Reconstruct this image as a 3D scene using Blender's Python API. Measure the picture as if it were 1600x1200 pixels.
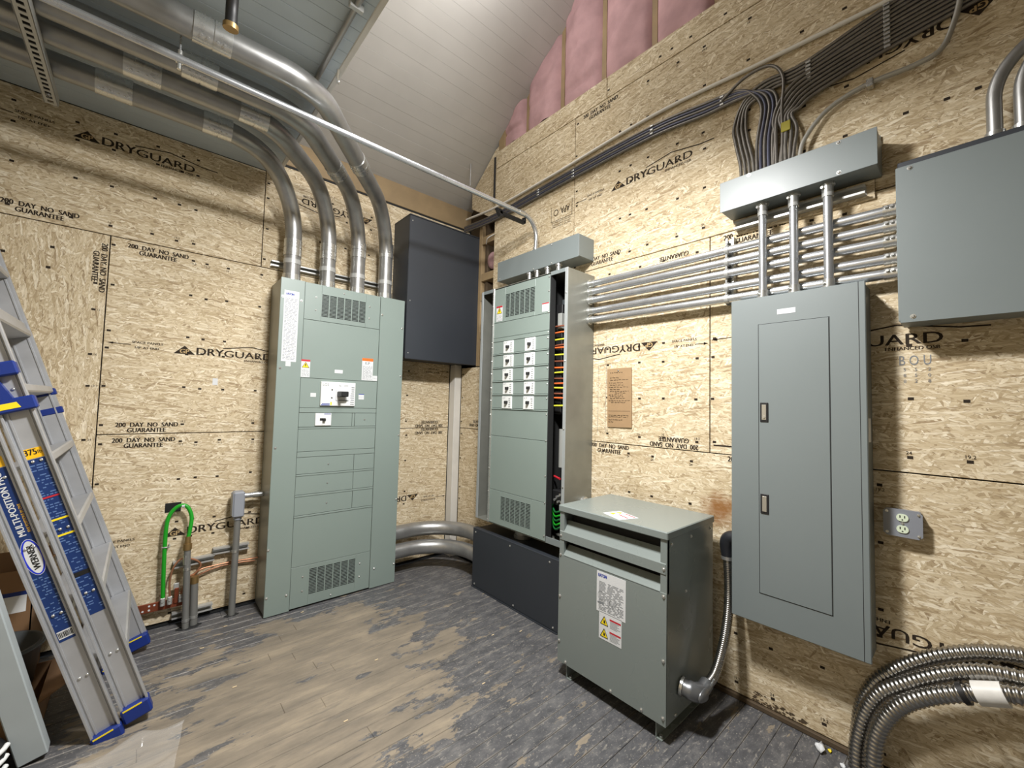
import bpy, bmesh, math, random
from mathutils import Vector, Matrix
random.seed(7)
S = bpy.context.scene
COL = S.collection
for o in list(bpy.data.objects): bpy.data.objects.remove(o)

# ------------------------------------------------------------------ camera
cam_d = bpy.data.cameras.new('camera'); cam = bpy.data.objects.new('camera', cam_d); COL.objects.link(cam)
CAM = Vector((-2.373, -3.527, 1.48))
yaw, pitch, roll = [math.radians(a) for a in (41.6187, 2.8582, 1.4229)]
_F = Vector((math.sin(yaw)*math.cos(pitch), math.cos(yaw)*math.cos(pitch), math.sin(pitch)))
_R0 = Vector((math.cos(yaw), -math.sin(yaw), 0)); _U0 = _R0.cross(_F)
_R = math.cos(roll)*_R0 + math.sin(roll)*_U0; _U = -math.sin(roll)*_R0 + math.cos(roll)*_U0
cam.matrix_world = Matrix(((_R.x, _U.x, -_F.x, CAM.x), (_R.y, _U.y, -_F.y, CAM.y), (_R.z, _U.z, -_F.z, CAM.z), (0, 0, 0, 1)))
cam_d.sensor_width = 36.0; cam_d.sensor_fit = 'HORIZONTAL'; cam_d.lens = 36.0*649.86/1600; cam_d.clip_start = 0.02
S.camera = cam

# ------------------------------------------------------------------ world, lights, exposure
w = bpy.data.worlds.new('World'); S.world = w; w.use_nodes = True
w.node_tree.nodes['Background'].inputs[0].default_value = (0.55, 0.6, 0.65, 1); w.node_tree.nodes['Background'].inputs[1].default_value = 0.02
S.view_settings.view_transform = 'Standard'; S.view_settings.look = 'None'; S.view_settings.gamma = 1.0
S.view_settings.exposure = 0.0; S.view_settings.use_curve_mapping = False
def area_light(name, loc, size, power, color, rot=(0, 0, 0), spread=180):
    d = bpy.data.lights.new(name, 'AREA'); d.shape = 'RECTANGLE'; d.size, d.size_y = size; d.energy = power; d.color = color
    d.spread = math.radians(spread)
    o = bpy.data.objects.new(name, d); COL.objects.link(o); o.location = loc; o.rotation_euler = rot
    return o
L1 = area_light('work_light_lamp', (-1.50, -2.43, 3.085), (0.30, 0.24), 138, (1.0, 0.985, 0.97))
L2 = area_light('gable_light_lamp', (-0.85, -2.40, 4.28), (0.7, 0.5), 20, (1.0, 0.985, 0.97), spread=120)
def point_light(name, loc, r, power, color):
    d = bpy.data.lights.new(name, 'POINT'); d.shadow_soft_size = r; d.energy = power; d.color = color
    o = bpy.data.objects.new(name, d); COL.objects.link(o); o.location = loc
    return o
L3 = point_light('gable_bulb_lamp', (-0.98, -1.65, 4.40), 0.05, 20, (1.0, 0.985, 0.98))

# ------------------------------------------------------------------ materials
def lin(c):
    return tuple(((v/255)/12.92 if v/255 <= .04045 else ((v/255+.055)/1.055)**2.4) for v in c)
MATS = {}
def nd(nt, t, **kw):
    n = nt.nodes.new(t)
    for k, v in kw.items(): setattr(n, k, v)
    return n
def mat(name, col, rough=.5, metal=0., var=.06, vscale=6., bump=0., bscale=200., spec=.5, emit=0.):
    if name in MATS: return MATS[name]
    m = bpy.data.materials.new(name); m.use_nodes = True; nt = m.node_tree; b = nt.nodes['Principled BSDF']; lk = nt.links.new
    c = lin(col)
    b.inputs['Roughness'].default_value = rough; b.inputs['Metallic'].default_value = metal
    b.inputs['Specular IOR Level'].default_value = spec
    b.inputs['Base Color'].default_value = (*c, 1)
    if var > 0:
        g = nd(nt, 'ShaderNodeNewGeometry'); n = nd(nt, 'ShaderNodeTexNoise'); n.inputs['Scale'].default_value = vscale; n.inputs['Detail'].default_value = 5
        lk(g.outputs['Position'], n.inputs['Vector'])
        r = nd(nt, 'ShaderNodeValToRGB'); r.color_ramp.elements[0].position = .3; r.color_ramp.elements[1].position = .7
        r.color_ramp.elements[0].color = (*[v*(1-var) for v in c], 1); r.color_ramp.elements[1].color = (*[min(1, v*(1+var)) for v in c], 1)
        lk(n.outputs['Fac'], r.inputs['Fac']); lk(r.outputs['Color'], b.inputs['Base Color'])
        mr = nd(nt, 'ShaderNodeMapRange'); mr.inputs['To Min'].default_value = max(.02, rough-.07); mr.inputs['To Max'].default_value = min(1, rough+.07)
        lk(n.outputs['Fac'], mr.inputs['Value']); lk(mr.outputs['Result'], b.inputs['Roughness'])
    if bump > 0:
        g = nd(nt, 'ShaderNodeNewGeometry'); n = nd(nt, 'ShaderNodeTexNoise'); n.inputs['Scale'].default_value = bscale; n.inputs['Detail'].default_value = 3
        bp = nd(nt, 'ShaderNodeBump'); bp.inputs['Strength'].default_value = bump; bp.inputs['Distance'].default_value = .002
        lk(g.outputs['Position'], n.inputs['Vector']); lk(n.outputs['Fac'], bp.inputs['Height']); lk(bp.outputs['Normal'], b.inputs['Normal'])
    if emit > 0:
        b.inputs['Emission Color'].default_value = (*c, 1); b.inputs['Emission Strength'].default_value = emit
    MATS[name] = m
    return m

def ramp(nt, stops, interp='LINEAR'):
    r = nd(nt, 'ShaderNodeValToRGB'); cr = r.color_ramp; cr.interpolation = interp
    while len(cr.elements) < len(stops): cr.elements.new(.5)
    for e, (p, c) in zip(cr.elements, stops):
        e.position = p; e.color = (*lin(c), 1) if max(c) > 1 else (*c, 1)
    return r
def math_(nt, op, a, b=None, c=None):
    n = nd(nt, 'ShaderNodeMath', operation=op)
    for i, v in enumerate((a, b, c)):
        if v is None: continue
        if isinstance(v, (int, float)): n.inputs[i].default_value = v
        else: nt.links.new(v, n.inputs[i])
    return n.outputs[0]
def mixc(nt, fac, a, b, blend='MIX'):
    n = nd(nt, 'ShaderNodeMix', data_type='RGBA', blend_type=blend)
    for i, v in ((0, fac), (6, a), (7, b)):
        if isinstance(v, (int, float)): n.inputs[i].default_value = v
        elif isinstance(v, tuple): n.inputs[i].default_value = (*lin(v), 1)
        else: nt.links.new(v, n.inputs[i])
    return n.outputs[2]

def osb(name, axis, vertical=False, stain=None):
    m = bpy.data.materials.new(name); m.use_nodes = True; nt = m.node_tree; b = nt.nodes['Principled BSDF']; lk = nt.links.new
    g = nd(nt, 'ShaderNodeNewGeometry'); sp = nd(nt, 'ShaderNodeSeparateXYZ'); lk(g.outputs['Position'], sp.inputs[0])
    oi = nd(nt, 'ShaderNodeObjectInfo'); off = math_(nt, 'MULTIPLY', oi.outputs['Random'], 37.0)
    u = math_(nt, 'ADD', sp.outputs[axis], off); v = sp.outputs['Z']
    cb = nd(nt, 'ShaderNodeCombineXYZ'); lk(v if vertical else u, cb.inputs[0]); lk(u if vertical else v, cb.inputs[1])
    wn = nd(nt, 'ShaderNodeTexNoise'); wn.inputs['Scale'].default_value = 22; wn.inputs['Detail'].default_value = 2; lk(cb.outputs[0], wn.inputs['Vector'])
    sb = nd(nt, 'ShaderNodeVectorMath', operation='SUBTRACT'); lk(wn.outputs['Color'], sb.inputs[0]); sb.inputs[1].default_value = (.5, .5, .5)
    sc = nd(nt, 'ShaderNodeVectorMath', operation='SCALE'); lk(sb.outputs[0], sc.inputs[0]); sc.inputs['Scale'].default_value = .016
    ad = nd(nt, 'ShaderNodeVectorMath', operation='ADD'); lk(cb.outputs[0], ad.inputs[0]); lk(sc.outputs[0], ad.inputs[1])
    tones = [(0, (160, 140, 110)), (.12, (185, 166, 133)), (.4, (203, 186, 154)), (.75, (218, 203, 173)), (1, (238, 227, 203))]
    col = None; hgt = None
    for i, (rot, sx, sy, th) in enumerate(((4, 22, 100, 0), (-26, 18, 100, .50), (22, 17, 105, .55), (58, 22, 110, .74), (-62, 22, 110, .78), (-7, 14, 112, .52), (12, 50, 230, .6))):
        mp = nd(nt, 'ShaderNodeMapping', vector_type='TEXTURE'); mp.inputs['Rotation'].default_value = (0, 0, math.radians(rot)); mp.inputs['Scale'].default_value = (1/sx, 1/sy, 1)
        mp.inputs['Location'].default_value = (i*.37, i*.13, 0)
        lk(ad.outputs[0], mp.inputs['Vector'])
        vo = nd(nt, 'ShaderNodeTexVoronoi', voronoi_dimensions='2D'); vo.inputs['Scale'].default_value = 1; lk(mp.outputs[0], vo.inputs['Vector'])
        sc3 = nd(nt, 'ShaderNodeSeparateColor'); lk(vo.outputs['Color'], sc3.inputs[0])
        r = ramp(nt, tones); lk(sc3.outputs[0], r.inputs['Fac'])
        rc = r.outputs['Color']
        if i in (0, 1, 2, 5):      # dark glue line around each strand
            ve = nd(nt, 'ShaderNodeTexVoronoi', voronoi_dimensions='2D', feature='DISTANCE_TO_EDGE'); ve.inputs['Scale'].default_value = 1; lk(mp.outputs[0], ve.inputs['Vector'])
            ke = math_(nt, 'MULTIPLY', math_(nt, 'LESS_THAN', ve.outputs['Distance'], .055), .42)
            rc = mixc(nt, ke, rc, (132, 106, 72))
        if col is None: col, hgt = rc, sc3.outputs[0]
        else:
            k = math_(nt, 'GREATER_THAN', sc3.outputs[1], th)
            if i == 6: k = math_(nt, 'MULTIPLY', k, .5)
            col = mixc(nt, k, col, rc)
            mh = nd(nt, 'ShaderNodeMix', data_type='FLOAT'); lk(k, mh.inputs[0]); lk(hgt, mh.inputs[2]); lk(sc3.outputs[0], mh.inputs[3]); hgt = mh.outputs[0]
    # dark streak gaps between strands
    mp = nd(nt, 'ShaderNodeMapping'); mp.inputs['Scale'].default_value = (30, 170, 1); lk(ad.outputs[0], mp.inputs['Vector'])
    n2 = nd(nt, 'ShaderNodeTexNoise'); n2.inputs['Scale'].default_value = 1; n2.inputs['Detail'].default_value = 3; lk(mp.outputs[0], n2.inputs['Vector'])
    r2 = ramp(nt, [(0, (0, 0, 0)), (.62, (0, 0, 0)), (.70, (1, 1, 1)), (1, (1, 1, 1))]); lk(n2.outputs['Fac'], r2.inputs['Fac'])
    col = mixc(nt, math_(nt, 'MULTIPLY', r2.outputs['Color'], .4), col, (124, 98, 64))
    mp = nd(nt, 'ShaderNodeMapping', vector_type='TEXTURE'); mp.inputs['Scale'].default_value = (1/40, 1/260, 1); mp.inputs['Rotation'].default_value = (0, 0, .5); lk(ad.outputs[0], mp.inputs['Vector'])
    n4 = nd(nt, 'ShaderNodeTexNoise'); n4.inputs['Scale'].default_value = 1; n4.inputs['Detail'].default_value = 2; lk(mp.outputs[0], n4.inputs['Vector'])
    r4 = ramp(nt, [(0, (0, 0, 0)), (.68, (0, 0, 0)), (.73, (1, 1, 1)), (1, (1, 1, 1))]); lk(n4.outputs['Fac'], r4.inputs['Fac'])
    col = mixc(nt, math_(nt, 'MULTIPLY', r4.outputs['Color'], .8), col, (96, 74, 46))
    n3 = nd(nt, 'ShaderNodeTexNoise'); n3.inputs['Scale'].default_value = 2.2; n3.inputs['Detail'].default_value = 3; lk(cb.outputs[0], n3.inputs['Vector'])
    r3 = ramp(nt, [(.3, (.92, .915, .90)), (.7, (1, 1, 1))]); lk(n3.outputs['Fac'], r3.inputs['Fac'])
    col = mixc(nt, .9, col, r3.outputs['Color'], 'MULTIPLY')
    if stain:
        vs = nd(nt, 'ShaderNodeVectorMath', operation='DISTANCE'); lk(g.outputs['Position'], vs.inputs[0]); vs.inputs[1].default_value = stain
        ns = nd(nt, 'ShaderNodeTexNoise'); ns.inputs['Scale'].default_value = 14; ns.inputs['Detail'].default_value = 4; lk(g.outputs['Position'], ns.inputs['Vector'])
        dd = math_(nt, 'ADD', vs.outputs['Value'], math_(nt, 'MULTIPLY', ns.outputs['Fac'], .13))
        rs = ramp(nt, [(.10, (.85, .85, .85)), (.19, (0, 0, 0))]); lk(dd, rs.inputs['Fac'])
        col = mixc(nt, rs.outputs['Color'], col, (136, 86, 30))
    bp = nd(nt, 'ShaderNodeBump'); bp.inputs['Strength'].default_value = .35; bp.inputs['Distance'].default_value = .0015
    lk(hgt, bp.inputs['Height']); lk(bp.outputs['Normal'], b.inputs['Normal'])
    lk(col, b.inputs['Base Color']); b.inputs['Roughness'].default_value = .72; b.inputs['Specular IOR Level'].default_value = .3
    MATS[name] = m
    return m

def floor_mat():
    m = bpy.data.materials.new('worn_floor'); m.use_nodes = True; nt = m.node_tree; b = nt.nodes['Principled BSDF']; lk = nt.links.new
    g = nd(nt, 'ShaderNodeNewGeometry'); sp = nd(nt, 'ShaderNodeSeparateXYZ'); lk(g.outputs['Position'], sp.inputs[0])
    P = g.outputs['Position']
    def noise(scale, detail=4, sx=1, sy=1, loc=0, rough=.5):
        mp = nd(nt, 'ShaderNodeMapping'); mp.inputs['Scale'].default_value = (sx, sy, 1); mp.inputs['Location'].default_value = (loc, loc*.7, 0); lk(P, mp.inputs['Vector'])
        n = nd(nt, 'ShaderNodeTexNoise'); n.inputs['Scale'].default_value = scale; n.inputs['Detail'].default_value = detail; n.inputs['Roughness'].default_value = rough
        lk(mp.outputs[0], n.inputs['Vector']); return n.outputs['Fac']
    # bare boards: dusty tan with long grain
    gr = ramp(nt, [(.25, (104, 97, 86)), (.5, (130, 120, 105)), (.75, (158, 145, 124))]); lk(noise(3.4, 9, .8, 2.6, 0, .68), gr.inputs['Fac'])
    g2 = ramp(nt, [(.3, (.86, .86, .86)), (.7, (1.0, 1.0, 1.0))]); lk(noise(10, 4, .35, 6, 3), g2.inputs['Fac'])
    tan = mixc(nt, .8, gr.outputs['Color'], g2.outputs['Color'], 'MULTIPLY')
    tan = mixc(nt, math_(nt, 'MULTIPLY', math_(nt, 'GREATER_THAN', noise(26, 3, .6, 1.4, 9), .70), .35), tan, (96, 88, 78))
    st = ramp(nt, [(.56, (0, 0, 0)), (.66, (1, 1, 1))]); lk(noise(5.0, 9, .45, 4.2, 21, .7), st.inputs['Fac'])
    tan = mixc(nt, math_(nt, 'MULTIPLY', st.outputs['Color'], .55), tan, (86, 83, 79))
    # old grey paint
    pr = ramp(nt, [(.3, (62, 63, 65)), (.5, (84, 84, 86)), (.75, (122, 120, 117))]); lk(noise(11, 9, .8, 1.8, 5, .75), pr.inputs['Fac'])
    paint = pr.outputs['Color']
    sc = ramp(nt, [(.60, (0, 0, 0)), (.68, (1, 1, 1))]); lk(noise(42, 3, .5, 1.6, 1), sc.inputs['Fac'])
    paint = mixc(nt, math_(nt, 'MULTIPLY', sc.outputs['Color'], .5), paint, (156, 151, 142))
    sc2 = ramp(nt, [(.64, (0, 0, 0)), (.69, (1, 1, 1))]); lk(noise(120, 2, 1, 1, 8), sc2.inputs['Fac'])
    paint = mixc(nt, math_(nt, 'MULTIPLY', sc2.outputs['Color'], .6), paint, (172, 166, 154))
    # board-edge wear: pale line at each board joint
    fy = math_(nt, 'FRACT', math_(nt, 'DIVIDE', math_(nt, 'ADD', sp.outputs['Y'], 10*.082), .082))
    dj = math_(nt, 'MINIMUM', fy, math_(nt, 'SUBTRACT', 1.0, fy))
    ej = math_(nt, 'LESS_THAN', dj, math_(nt, 'MULTIPLY', math_(nt, 'SUBTRACT', noise(5, 6, 1, 1, 2, .7), .42), .40))
    paint = mixc(nt, math_(nt, 'MULTIPLY', ej, .27), paint, (164, 156, 143))
    # wear mask: foot traffic zone in the middle of the room
    dx = math_(nt, 'DIVIDE', math_(nt, 'ADD', sp.outputs['X'], 1.78), .86); dy = math_(nt, 'DIVIDE', math_(nt, 'ADD', sp.outputs['Y'], 1.28), .86)
    # ellipse sheared so that the bare zone follows the walkway
    dx = math_(nt, 'ADD', dx, math_(nt, 'MULTIPLY', dy, -.28))
    d = math_(nt, 'SQRT', math_(nt, 'ADD', math_(nt, 'MULTIPLY', dx, dx), math_(nt, 'MULTIPLY', dy, dy)))
    nn = math_(nt, 'MULTIPLY', math_(nt, 'SUBTRACT', noise(3.2, 10, .9, 2.0, 0, .70), .5), 3.0)
    k = math_(nt, 'ADD', d, nn)
    km = ramp(nt, [(.49, (0, 0, 0)), (.51, (1, 1, 1))]); lk(math_(nt, 'MULTIPLY', k, .5), km.inputs['Fac'])
    chips = math_(nt, 'LESS_THAN', noise(6.5, 6, .8, 2.0, 14, .62), .37)
    mk = math_(nt, 'MULTIPLY', km.outputs['Color'], math_(nt, 'SUBTRACT', 1.0, chips))
    patch = ramp(nt, [(.585, (0, 0, 0)), (.60, (1, 1, 1))]); lk(noise(2.6, 9, .8, 2.2, 33, .66), patch.inputs['Fac'])
    mk = math_(nt, 'MAXIMUM', mk, math_(nt, 'MULTIPLY', patch.outputs['Color'], .92))
    col = mixc(nt, mk, tan, paint)
    n5 = ramp(nt, [(.35, (.88, .88, .88)), (.65, (1, 1, 1))]); lk(noise(1.7, 3), n5.inputs['Fac'])
    col = mixc(nt, 1.0, col, n5.outputs['Color'], 'MULTIPLY')
    lk(col, b.inputs['Base Color'])
    rr = nd(nt, 'ShaderNodeMapRange'); lk(mk, rr.inputs['Value']); rr.inputs['To Min'].default_value = .75; rr.inputs['To Max'].default_value = .5; lk(rr.outputs[0], b.inputs['Roughness'])
    bp = nd(nt, 'ShaderNodeBump'); bp.inputs['Strength'].default_value = .5; bp.inputs['Distance'].default_value = .0012
    lk(mk, bp.inputs['Height']); lk(bp.outputs['Normal'], b.inputs['Normal'])
    MATS['worn_floor'] = m
    return m

OSB_A = osb('osb_boards_left', 'X'); OSB_AV = osb('osb_boards_upright', 'X', True); OSB_B = osb('osb_boards_right', 'Y', False, (0, -2.585, .94))
FLOOR = floor_mat()
INK = mat('black_print', (48, 40, 32), .8, var=0, spec=.2)
PANEL = mat('grey_green_enamel', (129, 142, 136), .42, var=.02, vscale=2, bump=.05, bscale=500)
PANEL2 = mat('grey_enamel', (117, 125, 125), .40, var=.02, vscale=2, bump=.05, bscale=500)
GALVSHEET = mat('galvanised_box_steel', (133, 134, 126), .38, .35, var=.08, vscale=9)
DARKBOX = mat('charcoal_enamel', (46, 50, 56), .5, var=.05, vscale=2, bump=.05, bscale=500)
DARK = mat('black_plastic', (24, 24, 25), .5, var=0)
HOLE = mat('dark_interior', (30, 31, 31), .8, var=0)
STEEL = mat('galvanised_conduit', (158, 158, 156), .36, .72, var=.10, vscale=14)
EMT = mat('bright_zinc_conduit', (196, 199, 202), .27, .8, var=.05, vscale=12)
CHROME = mat('bright_zinc_fitting', (206, 207, 204), .28, .85, var=.05, vscale=20)
FLEX = mat('flexible_steel_armour', (166, 164, 160), .27, 1., var=.06, vscale=20)
STRUT = mat('zinc_strut', (178, 179, 176), .38, .35, var=.06, vscale=10)
ALU = mat('aluminium_rail', (182, 184, 187), .42, .55, var=.07, vscale=9)
WHITE = mat('white_label', (208, 210, 211), .6, var=0)
WPLAST = mat('white_plastic', (222, 224, 222), .4, var=0)
WPAINT = mat('white_paint', (205, 203, 197), .6, var=.05, vscale=8)
CEILW = mat('white_ceiling_paint', (192, 189, 183), .7, var=.05, vscale=3)
CEILB = mat('pale_blue_ceiling_paint', (180, 192, 200), .55, var=.06, vscale=4)
BLUE = mat('blue_plastic', (18, 44, 118), .45, var=.05)
NAVY = mat('navy_sticker', (16, 46, 100), .5, var=.04)
YEL = mat('yellow_print', (236, 210, 30), .5, var=0)
SAFF = mat('amber_sticker', (240, 186, 26), .5, var=0)
RED = mat('red_print', (184, 36, 48), .5, var=0)
ORA = mat('orange_print', (226, 108, 30), .5, var=0)
GREYPRINT = mat('grey_print', (120, 124, 128), .7, var=0)
BLUEPRINT = mat('blue_print', (40, 60, 150), .6, var=0)
CARD = mat('cardboard', (156, 128, 94), .8, var=.06, vscale=12)
SHADECARD = mat('shaded_brown_cardboard', (112, 84, 56), .85, var=.12, vscale=5)  # cardboard brown darkened: dimness behind the ladder is put into the colour
GREEN = mat('green_insulation', (24, 150, 30), .45, var=0)
COPPER = mat('bare_copper', (182, 130, 100), .35, .7, var=.08, vscale=25)
COPPERBAR = mat('copper_bar', (134, 70, 46), .5, .5, var=.12, vscale=14)
BRASS = mat('brass_fitting', (150, 124, 80), .4, .7, var=.08)
LUMBER = mat('bare_lumber', (154, 132, 98), .7, var=.15, vscale=6)
OLDWOOD = mat('old_sill_wood', (80, 66, 48), .8, var=.2, vscale=8)
PINK = mat('pink_fibreglass', (188, 152, 153), .95, var=.14, vscale=7, bump=.6, bscale=45, spec=.1)
CABLE = mat('armoured_cable_jacket', (122, 118, 112), .4, .7, var=.12, vscale=30)
CABLEB = mat('blue_grey_cable_jacket', (88, 90, 106), .4, .6, var=.12, vscale=30)
LIGHTGREY = mat('grey_pvc', (142, 146, 154), .45, var=.04)
PVC = mat('dull_grey_pipe', (128, 128, 124), .42, .35, var=.06)
POST = mat('grey_painted_steel', (158, 166, 168), .5, var=.05, vscale=5)
WHITECABLE = mat('white_cable_jacket', (224, 221, 212), .5, var=0)
IVORY = mat('ivory_plastic', (214, 226, 200), .35, var=0)

# ------------------------------------------------------------------ mesh helpers
class MB:
    def __init__(s): s.v = []; s.f = []; s.smooth = []
    def add(s, vs, fs, smooth=False):
        b = len(s.v); s.v += [tuple(p) for p in vs]; s.f += [tuple(i+b for i in f) for f in fs]; s.smooth += [smooth]*len(fs); return s
    def box(s, x0, x1, y0, y1, z0, z1):
        x0, x1 = sorted((x0, x1)); y0, y1 = sorted((y0, y1)); z0, z1 = sorted((z0, z1))
        v = [(x, y, z) for x in (x0, x1) for y in (y0, y1) for z in (z0, z1)]
        return s.add(v, [(0, 1, 3, 2), (4, 6, 7, 5), (0, 4, 5, 1), (2, 3, 7, 6), (0, 2, 6, 4), (1, 5, 7, 3)])
    def cbox(s, x0, x1, y0, y1, z0, z1, b=.003):
        x0, x1 = sorted((x0, x1)); y0, y1 = sorted((y0, y1)); z0, z1 = sorted((z0, z1))
        b = min(b, (x1-x0)*.45, (y1-y0)*.45, (z1-z0)*.45)
        lo = (x0, y0, z0); hi = (x1, y1, z1); v = []; idx = {}
        for sx in (0, 1):
            for sy in (0, 1):
                for sz in (0, 1):
                    for ax in range(3):
                        p = []
                        for k, sg in enumerate((sx, sy, sz)):
                            base = hi[k] if sg else lo[k]
                            p.append(base if k == ax else base + (-b if sg else b))
                        idx[(sx, sy, sz, ax)] = len(v); v.append(p)
        f = []
        for ax in range(3):
            o = [k for k in range(3) if k != ax]
            for sg in (0, 1):
                q = []
                for a, c in ((0, 0), (1, 0), (1, 1), (0, 1)):
                    t = [0, 0, 0]; t[ax] = sg; t[o[0]] = a; t[o[1]] = c; q.append(idx[(*t, ax)])
                f.append(q)
        for ax in range(3):   # edges along ax
            o = [k for k in range(3) if k != ax]
            for a in (0, 1):
                for c in (0, 1):
                    t0 = [0]*3; t1 = [0]*3; t0[o[0]] = t1[o[0]] = a; t0[o[1]] = t1[o[1]] = c; t1[ax] = 1
                    f.append([idx[(*t0, o[0])], idx[(*t1, o[0])], idx[(*t1, o[1])], idx[(*t0, o[1])]])
        for sx in (0, 1):
            for sy in (0, 1):
                for sz in (0, 1): f.append([idx[(sx, sy, sz, k)] for k in range(3)])
        return s.add(v, f)
    def tube(s, path, r, n=14, caps=True, r_of=None):
        P = [Vector(p) for p in path]; m = len(P); T = []
        for i in range(m):
            t = (P[min(i+1, m-1)]-P[max(i-1, 0)]); T.append(t.normalized() if t.length > 1e-9 else Vector((0, 0, 1)))
        a = Vector((0, 0, 1)) if abs(T[0].z) < .9 else Vector((1, 0, 0))
        N = (a - T[0]*a.dot(T[0])).normalized(); vs = []
        for i in range(m):
            N = (N - T[i]*N.dot(T[i])).normalized(); B = T[i].cross(N); rr = r_of(i) if r_of else r
            for k in range(n):
                an = 2*math.pi*k/n; vs.append(P[i] + (N*math.cos(an)+B*math.sin(an))*rr)
        steps = [i for i in range(m-1) if r_of and (P[i+1]-P[i]).length < 1.2e-3]
        a0 = 0
        for e in steps+[m-1]:
            if e > a0: s.add(vs[a0*n:(e+1)*n], [(i*n+k, i*n+(k+1) % n, (i+1)*n+(k+1) % n, (i+1)*n+k) for i in range(e-a0) for k in range(n)], True)
            if e < m-1: s.add(vs[e*n:(e+2)*n], [(k, (k+1) % n, n+(k+1) % n, n+k) for k in range(n)])
            a0 = e+1
        if caps:
            s.add(vs[:n], [tuple(range(n))[::-1]]); s.add(vs[-n:], [tuple(range(n))])
        return s
    def cyl(s, p, q, r, n=14): return s.tube([p, q], r, n)
    def prism(s, poly, axis, a, b):
        def P(u, v, t): return {'x': (t, u, v), 'y': (u, t, v), 'z': (u, v, t)}[axis]
        n = len(poly); v = [P(u, w_, a) for u, w_ in poly]+[P(u, w_, b) for u, w_ in poly]
        return s.add(v, [tuple(range(n))[::-1], tuple(range(n, 2*n))]+[(i, (i+1) % n, n+(i+1) % n, n+i) for i in range(n)])
    def sphere(s, c, r, n=10, m=6, sc=(1, 1, 1)):
        c = Vector(c); vs = []
        for i in range(m+1):
            th = math.pi*i/m
            for k in range(n):
                ph = 2*math.pi*k/n; vs.append(c+Vector((r*sc[0]*math.sin(th)*math.cos(ph), r*sc[1]*math.sin(th)*math.sin(ph), r*sc[2]*math.cos(th))))
        return s.add(vs, [(i*n+k, (i+1)*n+k, (i+1)*n+(k+1) % n, i*n+(k+1) % n) for i in range(m) for k in range(n)], True)

def setp(o, label=None, cat=None, group=None, kind=None):
    if label: o['label'] = label
    if cat: o['category'] = cat
    if group: o['group'] = group
    if kind: o['kind'] = kind
    return o
WLOC = {}
def thing(name, loc, label, cat, group=None, rot=None, parent=None):
    o = bpy.data.objects.new(name, None); COL.objects.link(o); o.location = loc; o.empty_display_size = .1
    if rot: o.rotation_euler = rot
    WLOC[o.name] = Vector(loc)
    return setp(o, label, cat, group)
def obj(name, mb, m, parent=None, local=False, label=None):
    """one mesh object; vertices are in world space (or the parent's space when local)"""
    vs = [Vector(v) for v in mb.v]
    lo = Vector([min(v[k] for v in vs) for k in range(3)]); hi = Vector([max(v[k] for v in vs) for k in range(3)])
    c = Vector(((lo.x+hi.x)/2, (lo.y+hi.y)/2, lo.z))
    me = bpy.data.meshes.new(name); me.from_pydata([v-c for v in vs], [], mb.f)
    me.polygons.foreach_set('use_smooth', mb.smooth)
    bm = bmesh.new(); bm.from_mesh(me); bmesh.ops.recalc_face_normals(bm, faces=bm.faces); bm.to_mesh(me); bm.free()
    me.materials.append(m); me.update()
    o = bpy.data.objects.new(name, me); COL.objects.link(o)
    if parent:
        o.parent = parent; o.location = c if local else c-WLOC[parent.name]
    else: o.location = c
    WLOC[o.name] = c
    if label: o['label'] = label
    return o
def struct(name, mb, m, label=None):
    o = obj(name, mb, m); o['kind'] = 'structure'
    if label: o['label'] = label
    return o
def tag(o, label, cat, group=None): return setp(o, label, cat, group)

def fillet(pts, rad, n=10):
    P = [Vector(p) for p in pts]; out = [P[0]]
    rads = rad if isinstance(rad, (list, tuple)) else [rad]*(len(P)-2)
    for i in range(1, len(P)-1):
        a = (P[i-1]-P[i]).normalized(); b = (P[i+1]-P[i]).normalized(); r = rads[i-1]
        ang = a.angle(b); t = r/math.tan(ang/2)
        c = P[i]+(a+b).normalized()*(r/math.sin(ang/2)); s, e = P[i]+a*t-c, P[i]+b*t-c
        w_ = s.angle(e); ax = s.cross(e).normalized()
        for k in range(n+1): out.append(c+Matrix.Rotation(w_*k/n, 3, ax) @ s)
    out.append(P[-1]); return out
def spline(pts, n=10):
    P = [Vector(p) for p in pts]; P = [2*P[0]-P[1]]+P+[2*P[-1]-P[-2]]; out = []
    for i in range(1, len(P)-2):
        for k in range(n):
            t = k/n; a, b, c, d = P[i-1], P[i], P[i+1], P[i+2]
            out.append(.5*((2*b)+(c-a)*t+(2*a-5*b+4*c-d)*t*t+(3*b-a-3*c+d)*t**3))
    out.append(P[-2]); return out
def resample(path, step):
    out = [path[0]]; acc = 0.
    for a, b in zip(path, path[1:]):
        L = (b-a).length; t = step-acc
        while t <= L: out.append(a+(b-a)*(t/L)); t += step
        acc = (acc+L) % step
    return out
def ribbed(path, r, pitch=.012, amp=.0035, n=16):
    p = resample(path, pitch/4); prof = (0, -amp*.55, -amp, -amp*.55)
    return MB().tube(p, r, n, True, lambda i: r+prof[i % 4])

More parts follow.
